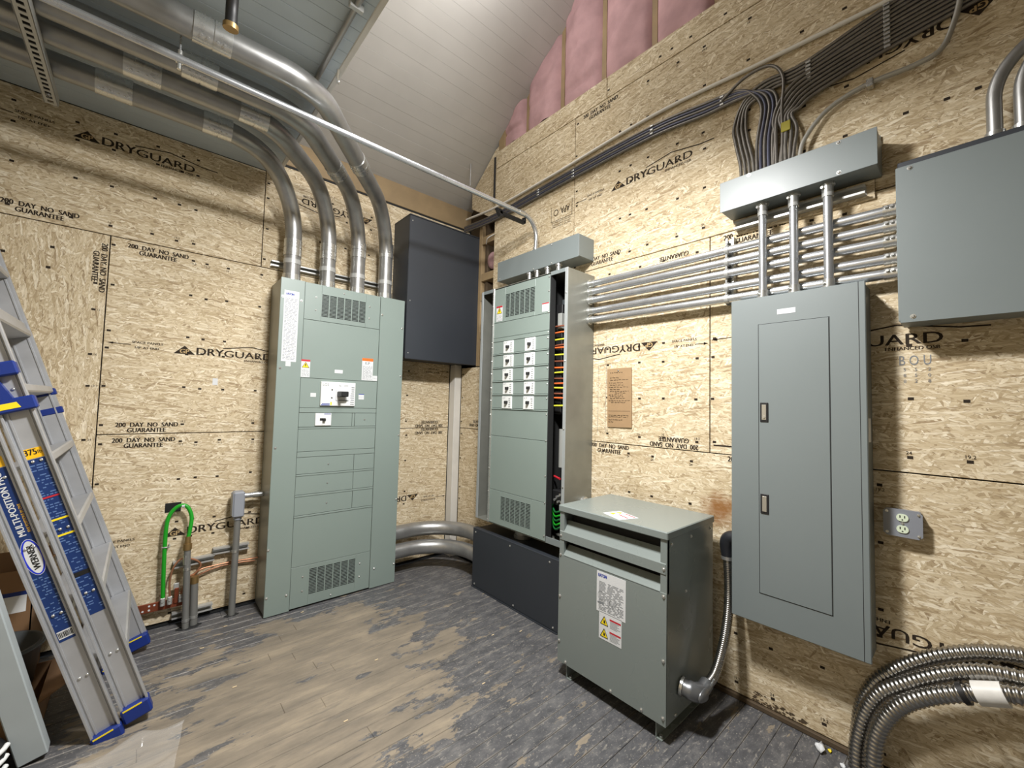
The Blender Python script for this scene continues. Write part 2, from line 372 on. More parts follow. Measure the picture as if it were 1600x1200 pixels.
# --- flat print (text and shapes drawn on a plane: origin, right vector, up vector)
_T = {}
def text_mesh(s):
    if s in _T: return _T[s]
    c = bpy.data.curves.new('t', 'FONT'); c.body = s; c.size = 1.0; c.resolution_u = 3
    o = bpy.data.objects.new('t', c); COL.objects.link(o); bpy.context.view_layer.update()
    me = bpy.data.meshes.new_from_object(o.evaluated_get(bpy.context.evaluated_depsgraph_get()))
    v = [(p.co.x, p.co.y) for p in me.vertices]; f = [tuple(p.vertices) for p in me.polygons]
    bpy.data.objects.remove(o); bpy.data.curves.remove(c); bpy.data.meshes.remove(me)
    x0 = min(p[0] for p in v); x1 = max(p[0] for p in v); y1 = max(p[1] for p in v)
    _T[s] = ([(p[0]-x0, p[1]) for p in v], f, x1-x0, y1); return _T[s]
class Print:
    def __init__(s, o, u, v, lift=.0008):
        s.o = Vector(o); s.u = Vector(u).normalized(); s.v = Vector(v).normalized(); s.n = s.u.cross(s.v); s.lift = lift; s.mb = MB()
    def P(s, x, y): return s.o+s.u*x+s.v*y+s.n*s.lift
    def poly(s, pts): s.mb.add([s.P(*p) for p in pts], [tuple(range(len(pts)))]); return s
    def rect(s, x0, y0, x1, y1): return s.poly([(x0, y0), (x1, y0), (x1, y1), (x0, y1)])
    def line(s, a, b, w_):
        a = Vector((*a, 0)); b = Vector((*b, 0)); d = (b-a).normalized(); n = Vector((-d.y, d.x, 0))*w_/2
        return s.poly([(a-n)[:2], (b-n)[:2], (b+n)[:2], (a+n)[:2]])
    def text(s, t, x, y, w_=None, h=None, bold=0):
        v, f, tw, th = text_mesh(t); sx = w_/tw if w_ else h/th; sy = h/th if h else sx
        for k in ([0] if not bold else [-bold, 0, bold]):
            s.mb.add([s.P(x+p[0]*sx+k, y+p[1]*sy) for p in v], f); s.lift += .00004
        return s
    def ellipse(s, cx, cy, rx, ry, n=28): return s.poly([(cx+rx*math.cos(2*math.pi*k/n), cy+ry*math.sin(2*math.pi*k/n)) for k in range(n)])
    def ring(s, cx, cy, rx, ry, t, n=28):
        a = [s.P(cx+rx*math.cos(2*math.pi*k/n), cy+ry*math.sin(2*math.pi*k/n)) for k in range(n)]
        b = [s.P(cx+(rx-t)*math.cos(2*math.pi*k/n), cy+(ry-t)*math.sin(2*math.pi*k/n)) for k in range(n)]
        s.mb.add(a+b, [(k, (k+1) % n, n+(k+1) % n, n+k) for k in range(n)]); return s
    def done(s, name, m, parent, local=False): return obj(name, s.mb, m, parent, local)

AU, AV = (1, 0, 0), (0, 0, 1)       # left wall: right, up
BU, BV = (0, -1, 0), (0, 0, 1)      # right wall
_scr = {}
def screw(parent, loc, axis, m=None, r=.006):
    """pan head screw; axis is the outward direction"""
    key = (axis, r)
    if key not in _scr:
        d = Vector(axis); mb = MB(); mb.tube([Vector((0, 0, 0)), d*.004, d*.006], r, 8, True, lambda i: (r, r, r*.55)[i]); mb.tube([Vector((0, 0, 0)), d*.0015], r*1.5, 8)
        me = bpy.data.meshes.new('screw'); me.from_pydata([tuple(v) for v in mb.v], [], mb.f); me.materials.append(m or CHROME); _scr[key] = me
    o = bpy.data.objects.new('screw', _scr[key]); COL.objects.link(o); o.parent = parent; o.location = Vector(loc)-WLOC[parent.name]
    return o

# ================================================================== SETTING
BW = .082
fl = struct('floor', MB().box(-4.6, .15, -6.2, .02, -.06, -.022), HOLE)
random.seed(3)
row = 0; y = 0.0
while y > -4.9:
    cuts = [-4.6]; x = -4.6+random.uniform(.5, 1.8)
    while x < -.35: cuts.append(x); x += random.uniform(1.3, 2.4)
    cuts.append(.0)
    for a, b in zip(cuts, cuts[1:]):
        obj('floor_board', MB().cbox(a+.0002, b-.0002, y-BW+.0009, y-.0009, -.022, -random.uniform(0, .0012), .002), FLOOR, fl)
    y -= BW
obj('floor_boards_rear', MB().box(-4.6, 0, -6.2, y, -.022, -.0006), FLOOR, fl)

# ---- left wall of printed OSB sheets (plane y = 0)
wl = struct('wall_left', MB().box(-4.6, .15, .0125, .10, 0, 3.5), HOLE, 'bare framing behind the printed strand board sheets')
def sheetA(x0, x1, z0, z1, m=OSB_A): return obj('strand_board_sheet', MB().cbox(x0+.0027, x1-.0027, 0, .012, z0+.0027, z1-.0027, .0015), m, wl)
sA_up = sheetA(-3.785, -2.565, .025, 2.457, OSB_AV); sA_far = sheetA(-4.6, -3.785, .025, 2.457, OSB_AV)
sA_lo = sheetA(-2.565, -.078, .025, 1.238); sA_mid = sheetA(-2.565, -.078, 1.238, 2.457)
sA_t0 = sheetA(-4.2, -1.76, 2.457, 3.188); sA_t1 = sheetA(-1.76, .12, 2.457, 3.275); sA_t2 = sheetA(-4.6, -4.2, 2.457, 3.188)
# ---- right wall (plane x = 0)
wr = struct('wall_right', MB().box(.0125, .09, -6.2, -.62, 0, 3.66), HOLE, 'bare framing behind the printed strand board sheets')
def sheetB(y0, y1, z0, z1, m=None): return obj('strand_board_sheet', MB().cbox(0, .012, y0+.0027, y1-.0027, z0+.0027, z1-.0027, .0015), m or OSB_B, wr)
sB_l = sheetB(-.62, -.095, .025, 1.240); sB_l2 = sheetB(-.62, -.095, 1.240, 1.832)
sB_r1a = sheetB(-1.20, -.62, .025, 1.240); sB_r1 = sheetB(-3.66, -1.20, .025, 1.240); sB_r1b = sheetB(-5.48, -3.66, .025, 1.240)
sB_r2 = sheetB(-2.524, -.62, 1.240, 2.463); sB_r2b = sheetB(-4.96, -2.524, 1.240, 2.463)
sB_r3a = sheetB(-1.515, -.555, 2.463, 3.682); sB_r3 = sheetB(-3.95, -1.515, 2.463, 3.682); sB_r3c = sheetB(-6.2, -3.95, 2.463, 3.682)
sB_r4a = sheetB(-1.80, -.555, 3.682, 3.845); sB_r4 = sheetB(-4.24, -1.80, 3.682, 3.845)
obj('rear_lining', MB().box(.0, .012, -6.2, -5.0, 0, 2.46), OSB_B, wr)
# open stud bay in the corner
obj('sheathing', MB().box(.14, .15, -.62, .02, 0, 4.2), OLDWOOD, wr)
obj('stud', MB().cbox(.013, .14, -.66, -.57, 0, 4.1), LUMBER, wr)
obj('stud', MB().cbox(.02, .14, -.345, -.30, 1.84, 3.27), LUMBER, wr)
obj('stud', MB().cbox(.05, .14, -.40, -.36, 1.84, 3.25), OLDWOOD, wr)
for z in (3.02, 2.66, 2.47, 2.10): obj('blocking', MB().cbox(.02, .13, -.57, -.345, z, z+.075), LUMBER, wr)
obj('insulation_scrap', MB().sphere((.08, -.45, 2.86), .07, 10, 7, (.6, 1.1, 1.2)), PINK, wr, label='tuft of pink insulation in the stud bay')
obj('stud_bay_filler', MB().prism([(-.16, 3.44), (-.16, 3.60), (-.52, 3.895), (-.565, 3.91), (-.565, 3.20)], 'x', .02, .03), OSB_B, wr)
obj('pale_cable_stub', MB().tube(spline([(.03, -.40, 3.02), (.0, -.46, 3.05), (.012, -.56, 3.07)], 6), .006, 8), WHITECABLE, wr)

def slope(y): return 3.49-.807*y
# insulation batts between the gable studs
studs = [-.92-.406*i for i in range(-1, 9)]
random.seed(11)
for k, ys in enumerate(studs):
    ztop = slope(ys)+.0
    obj('gable_stud', MB().prism([(ys+.019, 3.66), (ys-.019, 3.66), (ys-.019, slope(ys-.019)), (ys+.019, slope(ys+.019))], 'x', .056, .09), LUMBER, wr)
for k in range(len(studs)-1):
    y0, y1 = studs[k]-.019, studs[k+1]+.019
    if k == 0: y0 = -.60
    nu, nv = 14, 26; vs = []; fs = []
    ph = random.uniform(0, 9)
    for i in range(nu+1):
        for j in range(nv+1):
            yy = y0+(y1-y0)*i/nu; z0 = 3.845 if k < 99 else 3.66; zt = max(z0+.02, slope(yy)-.003); zz = z0+.002+(zt-z0-.002)*j/nv
            e = math.sin(math.pi*i/nu)**.4
            # rumpled batt: broad pillows, a few horizontal creases
            bulge = .055*e + .012*math.sin(7*zz+ph)*e + .010*math.sin(19*yy+5*zz+ph)*e - .022*math.exp(-((zz-(4.12+.18*math.sin(ph+k)))/.018)**2)*e
            bulge += .010*math.sin(31*zz+11*yy+2*ph)*math.sin(13*yy-9*zz)*e - .02*math.exp(-((yy-(y0+y1)/2-.25*(zz-4.2))/.012)**2)*e*(.5+.5*math.sin(3*zz+ph))
            vs.append((.062-bulge, yy, zz))
    for i in range(nu):
        for j in range(nv): a = i*(nv+1)+j; fs.append((a, a+nv+1, a+nv+2, a+1))
    b0 = len(vs)
    for i in (0, nu):
        for j in (0, nv): v = vs[i*(nv+1)+j]; vs.append((.085, v[1], v[2]))
    fs += [(b0, b0+1, b0+3, b0+2)]
    obj('insulation_batt', MB().add(vs, fs, True), PINK, wr, label='pink fibreglass insulation batt')

# ---- sloped ceiling boards (gable bay) and flat ceiling boards
cs = struct('ceiling_sloped', MB().prism([(.15, slope(.15)+.03), (.15, slope(.15)+.10), (-3.4, slope(-3.4)+.10), (-3.4, slope(-3.4)+.03)], 'x', -1.675, .16), OLDWOOD, 'white painted board ceiling rising above the gable')
y = .12; random.seed(5)
while y > -2.0:
    y1 = y-.0705; dz = random.uniform(0, .0015)
    obj('ceiling_board', MB().prism([(y-.0006, slope(y-.0006)-dz), (y-.0006, slope(y)+.03), (y1+.0006, slope(y1)+.03), (y1+.0006, slope(y1+.0006)-dz)], 'x', -1.672, .145), CEILW, cs)
    y = y1
obj('ceiling_boards_upper', MB().prism([(y, slope(y)), (y, slope(y)+.03), (-3.4, slope(-3.4)+.03), (-3.4, slope(-3.4))], 'x', -1.672, .145), CEILW, cs)
zr = slope(-3.4)
struct('ceiling_far_slope', MB().prism([(-3.4, zr), (-3.4, zr+.1), (-6.2, zr-2.2), (-6.2, zr-2.3)], 'x', -1.675, .16), CEILW)
cf = struct('ceiling', MB().box(-4.6, -1.672, -6.2, .02, 3.21, 3.26), OLDWOOD, 'pale blue painted board ceiling over the conduits')
y = 0.0; random.seed(6)
while y > -2.2:
    obj('ceiling_board', MB().cbox(-4.6, -1.70, y-.0825+.0007, y-.0007, 3.19-random.uniform(0, .001), 3.21, .0012), CEILB, cf)
    y -= .0825
obj('ceiling_boards_rear', MB().box(-4.6, -1.70, -6.2, y, 3.19, 3.21), CEILB, cf)
obj('ceiling_edge_trim', MB().cbox(-1.70, -1.672, -6.2, 0, 3.187, 3.34, .004), WPAINT, cf)
struct('wall_over_ceiling', MB().box(-1.70, -1.674, -6.2, .02, 3.26, 6.2), CEILW)
struct('wall_back', MB().box(-4.6, .1, -6.25, -6.2, 0, 6.3), WPAINT); struct('wall_far_left', MB().box(-3.46, -3.405, -6.2, .0, 0, 3.19), OSB_B)
struct('wall_right_gable', MB().box(.1, .15, -6.2, -.6, 3.6, 6.4), OLDWOOD)
# top plate on the left wall, corner post, sill strip
tp = struct('trim_1', MB().cbox(-1.67, .13, -.004, .06, 3.29, 3.50, .003), LUMBER, 'bare timber plate between wall and sloped ceiling')
obj('dark_joint_strip', MB().box(-1.67, .13, -.001, .02, 3.275, 3.289), HOLE, tp)  # dark strip filling the joint below the timber plate
struct('trim_2', MB().cbox(-.076, -.001, -.095, -.001, .0, 1.86, .004), WPAINT, 'white painted corner post')
struct('trim_3', MB().cbox(-.014, .012, -6.2, -1.72, .0, .024, .003), OLDWOOD, 'thin dark sill strip under the right wall')

# ---- printed marks on the sheets
def logo(pos, u, v, parent, scale=1.0):
    p = Print(pos, u, v); W_ = .60
    # triangle with pierced GP letters drawn as wood-coloured marks is built as two rings
    p.poly([(0, -.004), (.115, -.004), (.0575, .052)])
    p.text('DRY', .123, -.002, .152, .048, bold=.0020); p.text('GUARD', .278, -.002, .295, .045, bold=.0012)
    for a, b in (((.27, .056), (.44, .082)), ((.44, .082), (.62, .052)), ((.62, .052), (.70, .050))): p.line(a, b, .006)
    p.text('ENHANCED OSB', .40, -.026, .165, .014, bold=.0006)
    o = p.done('printed_logo', INK, parent)
    q = Print(pos, u, v, .0014); q.text('GP', .034, .001, .048, .028, bold=.0014); q.done('printed_letters', MATS['pale_mark'], parent)
    return o
mat('pale_mark', (176, 150, 106), .75, var=0)
def guar(pos, u, v, parent, s=1.0):
    p = Print(pos, u, v); p.text('200  DAY  NO  SAND', 0, 0, .30*s, .027*s, bold=.0015); p.text('GUARANTEE', .055*s, -.034*s, .185*s, .027*s, bold=.0015)
    return p.done('printed_words', INK, parent)
def spacing(pos, u, v, parent, arrow=True, side=1):
    p = Print(pos, u, v); p.text('SPACE PANELS', .0, .018, .15, .014, bold=.0006); p.text('1/8" AT END', .015, -.014, .115, .014, bold=.0006)
    if arrow: p.line((-.10, .010), (-.005, .008), .004); p.poly([(-.115, .010), (-.085, .016), (-.085, .004)])
    return p.done('printed_words', INK, parent)
def flip(u, v): return tuple(-a for a in u), tuple(-a for a in v)
AUf, AVf = flip(AU, AV); BUf, BVf = flip(BU, BV)
def nails(x0, x1, z0, z1, wall, parent, cols=None, rows=(.06, .30, .53, .64, .92, 1.16), skip=.05, numbers=True):
    o, u, v = ((0, 0, 0), AU, AV) if wall == 'A' else ((0, 0, 0), BU, BV)
    p = Print(o, u, v); random.seed(hash((round(x0*100), round(z0*100))) % 1000)
    L = x1-x0
    for c in cols or (.020, .405, .487, .61, .813, .975, 1.219, 1.463, 1.625, 1.829, 1.95, 2.032):
        if c > L: continue
        for r in rows:
            if z0+r > z1-.02 or random.random() < skip: continue
            x = x0+c+random.uniform(-.006, .006); z = z0+r+random.uniform(-.006, .006)
            p.rect(x-.009, z-.006, x+.009, z+.006)
            if numbers and r in (.06, 1.16) and c > .1: p.text(random.choice(('16', '19.2', '24')), x-.012, z+(.012 if r < .5 else -.026), None, .013)
    return p.done('printed_nail_marks', INK, parent)
nails(-2.565, -.1, 1.238, 2.457, 'A', sA_mid); nails(-2.565, -.1, .02, 1.238, 'A', sA_lo); nails(-4.2, -1.76, 2.457, 3.18, 'A', sA_t0); nails(-1.76, .1, 2.457, 3.25, 'A', sA_t1)
p = Print((0, 0, 0), AU, AV); random.seed(2)
for zz, t in ((2.27, '16'), (2.15, '19.2'), (1.99, '12'), (1.72, '16'), (1.53, '19.2'), (1.21, '24'), (.96, '19.2'), (.70, '16'), (.45, '12')):
    p.rect(-2.625, zz-.006, -2.607, zz+.006); p.text(t, -2.600, zz-.006, None, .012)
for xx, zz in ((-2.98, 2.25), (-3.0, 1.72), (-2.80, 2.32), (-2.81, 2.20), (-2.84, 1.3)): p.rect(xx-.009, zz-.007, xx+.009, zz+.007)
p.done('printed_nail_marks', INK, sA_up)
logo((-2.232, 0, 1.768), AU, AV, sA_mid); logo((-2.755, 0, 3.005), AU, AV, sA_t0); logo((-2.222, 0, .570), AU, AV, sA_lo)
logo((-.935, 0, 3.07), AUf, AVf, sA_t1); logo((-.385, 0, .62), AUf, AVf, sA_lo)
guar((-2.484, 0, 1.283), AU, AV, sA_mid); guar((-2.494, 0, 1.187), AU, AV, sA_lo); guar((-2.485, 0, 2.405), AU, AV, sA_mid); guar((-3.004, 0, 2.517), AU, AV, sA_t0)
guar((-2.600, 0, 2.40), (0, 0, -1), (1, 0, 0), sA_up); guar((-.142, 0, 1.272), AUf, AVf, sA_mid); guar((-.142, 0, 1.205), AUf, AVf, sA_lo)
spacing((-2.435, 0, 1.79), AU, AV, sA_mid); spacing((-2.51, 0, .56), AU, AV, sA_lo); spacing((-2.98, 0, 3.02), AU, AV, sA_t0); spacing((-.20, 0, .58), AUf, AVf, sA_lo); spacing((-.2, 0, 1.80), AUf, AVf, sA_mid)
nails(2.524, 4.9, 1.24, 2.463, 'B', sB_r2b); nails(.62, 2.524, 1.24, 2.463, 'B', sB_r2); nails(1.20, 3.66, .02, 1.24, 'B', sB_r1); nails(3.66, 5, .02, 1.24, 'B', sB_r1b)
nails(1.515, 3.9, 2.463, 3.682, 'B', sB_r3); nails(1.80, 4.2, 3.69, 3.84, 'B', sB_r4, rows=(.05,)); nails(.1, .6, 1.24, 1.83, 'B', sB_l2); nails(.10, .6, .02, 1.24, 'B', sB_l)
logo((0, -1.848, 2.985), BU, BV, sB_r3); logo((0, -2.206, 1.893), BUf, BVf, sB_r2); logo((0, -2.862, 1.775), BU, BV, sB_r2b)
logo((0, -3.66, .595), BUf, BVf, sB_r1); logo((0, -3.615, 3.10), BUf, BVf, sB_r3)
guar((0, -1.592, 3.635), BU, BV, sB_r3); guar((0, -1.63, 2.525), BU, BV, sB_r3); guar((0, -2.455, 2.385), BUf, BVf, sB_r2); guar((0, -1.71, 1.205), BU, BV, sB_r1); guar((0, -2.46, 1.275), BUf, BVf, sB_r2)
guar((0, -2.60, 2.42), BU, BV, sB_r2b); guar((0, -.55, 1.29), BUf, BVf, sB_l2); guar((0, -2.62, 1.205), BU, BV, sB_r1); spacing((0, -1.64, 3.0), BU, BV, sB_r3)
spacing((0, -2.30, 1.86), BU, BV, sB_r2, False)
p = Print((0, 0, 0), BU, BV)
for a, b in (((2.44, 1.855), (2.51, 1.855)), ((2.535, 1.87), (2.64, 1.875))): p.line(a, b, .004)
p.poly([(2.515, 1.855), (2.49, 1.863), (2.49, 1.847)]); p.poly([(2.535, 1.870), (2.565, 1.880), (2.565, 1.862)]); p.line((2.545, 1.285), (2.68, 1.285), .008)
p.done('printed_arrows', INK, sB_r2)
p = Print((0, -1.50, 3.05), BUf, BVf); p.text('APA', .03, .02, .09, .05, bold=.001); p.ring(.17, .045, .025, .025, .006); p.line((.005, -.015), (.005, .11), .004); p.line((.005, .11), (.22, .11), .003); p.line((.22, .11), (.22, -.015), .003)
for k in range(3): p.text('RATED SHEATHING', .02, .118+.018*k, .19, .010)
p.done('printed_stamp', INK, sB_r3a)
# hand-written pencil marks on the right wall
p = Print((0, -3.306, 1.665), BU, BV); p.text('B O U', 0, .02, .095, .04)
for k, x in enumerate((.012, .046, .085)):
    for j in range(3): p.text(random.choice(('2', '5', '8', '0')), x, -.005-.024*j, None, .013)
p.done('pencil_marks', GREYPRINT, sB_r2b)
p = Print((0, -1.79, 1.25), BU, BV)
for x in (-.03, .035): p.line((x, .05), (x+.004, .52), .002); p.line((x, .52), (x+.004, .98), .0018)
p.line((-.03, .95), (.06, .955), .002); p.done('pencil_marks', GREYPRINT, sB_r2)
p = Print((0, 0, 0), BU, BV); random.seed(21)
for k in range(60):
    x = 2.74+random.random()**1.5*.22; z = .03+random.random()*.05*(1-(x-2.74)/.4); s = random.uniform(.003, .010)
    p.poly([(x-s, z), (x, z-s*.6), (x+s*1.3, z), (x, z+s*.7)]); p.lift += .00001
p.done('mud_splash', MATS['old_sill_wood'], sB_r1)

# ================================================================== LIGHT FIXTURES (above the frame)
f1 = thing('high_bay_light', (-1.50, -2.43, 3.10), 'square led work light hanging under the flat ceiling edge', 'light')
obj('housing', MB().cbox(-1.67, -1.33, -2.57, -2.29, 3.095, 3.14, .01), WPAINT, f1); obj('hanger', MB().cyl((-1.60, -2.43, 3.14), (-1.74, -2.43, 3.19), .010), STEEL, f1)
L1.parent = f1; L1.location = (0, 0, -.015); f1.rotation_euler = (math.radians(9), 0, 0)
f2 = thing('gable_lamp', (-.85, -2.40, 4.30), 'small led lamp on the sloped ceiling over the open gable', 'light')
obj('housing', MB().cbox(-1.22, -.48, -2.67, -2.13, 4.302, 4.34, .01), WPAINT, f2); obj('bracket', MB().cbox(-.90, -.80, -2.43, -2.37, 4.34, 4.52, .005), STEEL, f2)
f2.rotation_euler = (Vector((-1.95, 0.0, 1.45))-Vector((-0.85, -2.40, 4.28))).to_track_quat('-Z', 'Y').to_euler(); L2.parent = f2; L2.location = (0, 0, -.02)
f3 = thing('bulb_holder', (-.98, -1.65, 4.47), 'small lamp holder on the sloped white ceiling above the frame', 'light')
obj('socket', MB().cyl((-.98, -1.65, 4.47), (-.98, -1.65, 4.54), .03), WPLAST, f3); obj('stem', MB().cyl((-.98, -1.65, 4.54), (-.98, -1.65, slope(-1.65)-.015), .01), STEEL, f3)

# ================================================================== LEFT DISTRIBUTION PANEL
def vent(name, parent, frame, x0, x1, z0, z1, cols, rows, m):
    """louvre grille: bars and slats in front of a dark cavity; frame(u,d,z) -> world, d = outward depth"""
    def bx(mb, u0, u1, d0, d1, a, b):
        p, q = frame(u0, d0, a), frame(u1, d1, b); mb.box(p[0], q[0], p[1], q[1], p[2], q[2])
    back = MB(); bx(back, x0-.01, x1+.01, -.0101, -.0095, z0-.01, z1+.01); bk = obj('vent_cavity', back, DARK, parent)
    g = MB(); step = (z1-z0)/rows
    for i in range(rows+1):
        zc = z0+i*step; bx(g, x0, x1, -.0015, .0005, zc-step*.17, zc+step*.17)
    cw = (x1-x0)/cols
    for i in range(cols+1):
        xc = x0+i*cw; bx(g, xc-cw*.06, xc+cw*.06, -.0015, .0008, z0, z1)
    obj(name, g, m, parent)
def plate(parent, name, frame, u0, u1, z0, z1, d0=-.003, d1=0, m=None, hole=None, gap=.0012, bev=.0015):
    mb = MB()
    def bx(a, b, c, e):
        p, q = frame(a, d0, c), frame(b, d1, e); mb.cbox(p[0], q[0], p[1], q[1], p[2], q[2], bev)
    u0 += gap; u1 -= gap; z0 += gap; z1 -= gap
    if hole:
        h0, h1, k0, k1 = hole; bx(u0, h0, z0, z1); bx(h1, u1, z0, z1); bx(h0, h1, z0, k0); bx(h0, h1, k1, z1)
    else: bx(u0, u1, z0, z1)
    return obj(name, mb, m or PANEL, parent)
YF = -.295
FA = lambda u, d, z: (u, YF-d, z)
pa = thing('distribution_panel', (-1.215, -.15, 0), 'tall grey green floor panel with one main breaker and four big conduits', 'electrical panel')
obj('enclosure', MB().cbox(-1.683, -.747, -.285, -.001, .012, 2.33, .002), GALVSHEET, pa)
obj('base_gap', MB().box(-1.67, -.76, -.28, -.01, .0, .012), HOLE, pa)
plate(pa, 'side_trim', FA, -1.687, -1.529, .004, 2.337, -.012, .004); plate(pa, 'side_trim', FA, -.957, -.743, .004, 2.337, -.012, .004)
gA1 = (-1.412, -1.076, 2.098, 2.266); gA2 = (-1.41, -1.072, .084, .266)
plate(pa, 'cover_plate', FA, -1.529, -.957, 2.063, 2.335, -.01, 0, hole=gA1); plate(pa, 'cover_plate', FA, -1.529, -.957, 1.637, 2.063, -.01, 0)
plate(pa, 'cover_plate', FA, -1.529, -.957, 1.422, 1.637, -.01, 0); plate(pa, 'divider_strip', FA, -1.529, -.957, 1.386, 1.422, -.01, .002)
plate(pa, 'cover_plate', FA, -1.529, -1.148, 1.282, 1.386, -.01, 0); plate(pa, 'divider_strip', FA, -1.148, -1.128, 1.282, 1.386, -.01, -.001)
plate(pa, 'blank_cover', FA, -1.128, -.957, 1.282, 1.386, -.01, 0); plate(pa, 'cover_plate', FA, -1.529, -.957, 1.106, 1.275, -.01, 0)
plate(pa, 'divider_strip', FA, -1.529, -.957, 1.268, 1.282, -.01, .003); plate(pa, 'divider_strip', FA, -1.529, -.957, 1.066, 1.106, -.01, .002)
zz = [1.066, .934, .788, .642]
for a, b in zip(zz, zz[1:]):
    plate(pa, 'blank_cover', FA, -1.529, -1.12, b+.012, a, -.01, 0); plate(pa, 'blank_cover', FA, -1.12, -.957, b+.012, a, -.01, 0)
    plate(pa, 'divider_strip', FA, -1.529, -.957, b-.002, b+.012, -.01, .003); screw(pa, (-1.31, YF, (a+b)/2+.006), (0, -1, 0), r=.004)
plate(pa, 'cover_plate', FA, -1.529, -.957, .296, .640, -.01, 0); plate(pa, 'cover_plate', FA, -1.529, -.957, .012, .296, -.01, 0, hole=gA2)
vent('vent_grille', pa, FA, *gA1, 6, 17, PANEL); vent('vent_grille', pa, FA, *gA2, 6, 17, PANEL)
for x, z in ((-1.674, .133), (-1.552, .12), (-1.678, .452), (-1.668, 1.142), (-1.664, 1.696), (-.94, 2.187), (-.758, 1.695), (-.756, 1.203), (-.756, .676), (-.923, .154), (-.756, .152), (-.76, 2.1), (-1.67, 2.20), (-1.55, 2.19)):
    screw(pa, (x, YF-.004, z), (0, -1, 0))
for x, z in ((-1.45, 2.235), (-1.45, 2.14), (-1.045, 2.235), (-1.045, 2.14), (-1.25, 2.30), (-1.45, .22), (-1.45, .12), (-1.04, .22), (-1.04, .12), (-1.25, .04), (-1.05, 1.335)): screw(pa, (x, YF, z), (0, -1, 0), r=.0045)
def breaker(parent, frame, u0, u1, z0, z1, nrm, tog, small=True, axis_u=1):
    mb = MB(); p, q = frame(u0, -.008, z0), frame(u1, .010, z1); mb.cbox(p[0], q[0], p[1], q[1], p[2], q[2], .002)
    b = obj('breaker', mb, WPLAST, parent)
    cu, cz = tog; hw = (u1-u0)*.17; hh = (z1-z0)*.10
    mb = MB(); p, q = frame(cu-hw, .008, cz-hh), frame(cu+hw, .0115, cz+hh); mb.box(p[0], q[0], p[1], q[1], p[2], q[2]); obj('toggle_slot', mb, DARK, b)
    mb = MB(); p, q = frame(cu-hw*.1, .010, cz-hh*1.5), frame(cu+hw*.9, .032, cz+hh*.8); mb.cbox(p[0], q[0], p[1], q[1], p[2], q[2], .002); obj('toggle', mb, DARK, b)
    return b
def label(parent, name, frame, u0, u1, z0, z1, lines=0, band=None, tri=False, head=None, d=.001, U=None, V=None, nl=True):
    """thin sticker with printed marks; parts are children of the sticker"""
    mb = MB(); p, q = frame(u0, 0, z0), frame(u1, d, z1); mb.box(p[0], q[0], p[1], q[1], p[2], q[2]); s = obj(name, mb, WHITE, parent)
    W_, H_ = abs(u1-u0), z1-z0; o = frame(u0, d, z0)
    if band: pr = Print(o, U, V, .0004); pr.rect(0, H_*(1-band[0]), W_, H_); pr.done('printed_band', band[1], s)
    if tri:
        cy = H_*tri; r = W_*.36; pr = Print(o, U, V, .0004); pr.poly([(W_/2-r*1.1, cy-r*.7), (W_/2+r*1.1, cy-r*.7), (W_/2, cy+r*1.1)]); pr.done('printed_triangle', YEL, s)
        pr = Print(o, U, V, .0008); pr.poly([(W_/2-.12*r, cy+.55*r), (W_/2+.25*r, cy+.55*r), (W_/2+.02*r, cy+.1*r), (W_/2+.28*r, cy+.1*r), (W_/2-.15*r, cy-.6*r), (W_/2-.02*r, cy-.05*r), (W_/2-.28*r, cy-.05*r)])
        for a, b in (((-1.1, -.7), (1.1, -.7)), ((1.1, -.7), (0, 1.1)), ((0, 1.1), (-1.1, -.7))): pr.line((W_/2+a[0]*r, cy+a[1]*r), (W_/2+b[0]*r, cy+b[1]*r), r*.12)
        pr.done('printed_symbol', DARK, s)
    if head: pr = Print(o, U, V, .0006); pr.text(head, W_*.14, H_-.028*(H_/.5)**.3-.004, W_*.5, .015, bold=.0012); pr.done('printed_name', BLUEPRINT, s)
    if lines:
        pr = Print(o, U, V, .0004); random.seed(int(W_*1e4+H_*1e3)); lo, hi, n = lines
        for k in range(n):
            z = H_*(lo+(hi-lo)*k/max(1, n-1)); x = W_*.08
            while x < W_*.85:
                L = W_*random.uniform(.06, .28); pr.rect(x, z, min(x+L, W_*.93), z+min(.0032, H_*.02)); x += L+W_*random.uniform(.03, .10)
        pr.done('printed_lines', GREYPRINT, s)
    return s
la = dict(U=AU, V=AV)
FAs = lambda u, d, z: (u, YF-.004-d, z)
label(pa, 'rating_label', FAs, -1.662, -1.566, 1.745, 2.248, lines=(.03, .88, 42), head='EATON', **la); label(pa, 'code_sticker', FAs, -1.632, -1.60, 1.712, 1.744, lines=(.2, .8, 4), **la)
label(pa, 'warning_sticker', FA, -1.53, -1.47, 1.643, 1.77, lines=(.06, .4, 6), band=(.11, RED), tri=.66, **la)
ws = label(pa, 'warning_sticker', FA, -1.088, -.999, 1.645, 1.82, lines=(.05, .62, 11), band=(.13, ORA), **la)
pr = Print((-1.088, YF-.001, 1.645), AU, AV, .0006); pr.text('E.P', .026, .126, .036, .018, bold=.0008); pr.done('printed_letters', GREYPRINT, ws)
label(pa, 'name_plate', FA, -1.295, -1.235, 1.686, 1.712, lines=(.4, .4, 1), **la); label(pa, 'small_sticker', FA, -.998, -.960, 1.645, 1.685, lines=(.45, .5, 2), **la)
label(pa, 'small_sticker', FA, -1.458, -1.42, 1.502, 1.530, lines=(.3, .7, 2), **la); label(pa, 'small_sticker', FA, -1.105, -1.062, 1.492, 1.535, lines=(.25, .6, 3), band=(.14, BLUEPRINT), **la)
mb = MB().cbox(-1.391, -1.137, YF-.016, YF+.008, 1.438, 1.617, .003); mbk = obj('main_breaker', mb, WPLAST, pa)
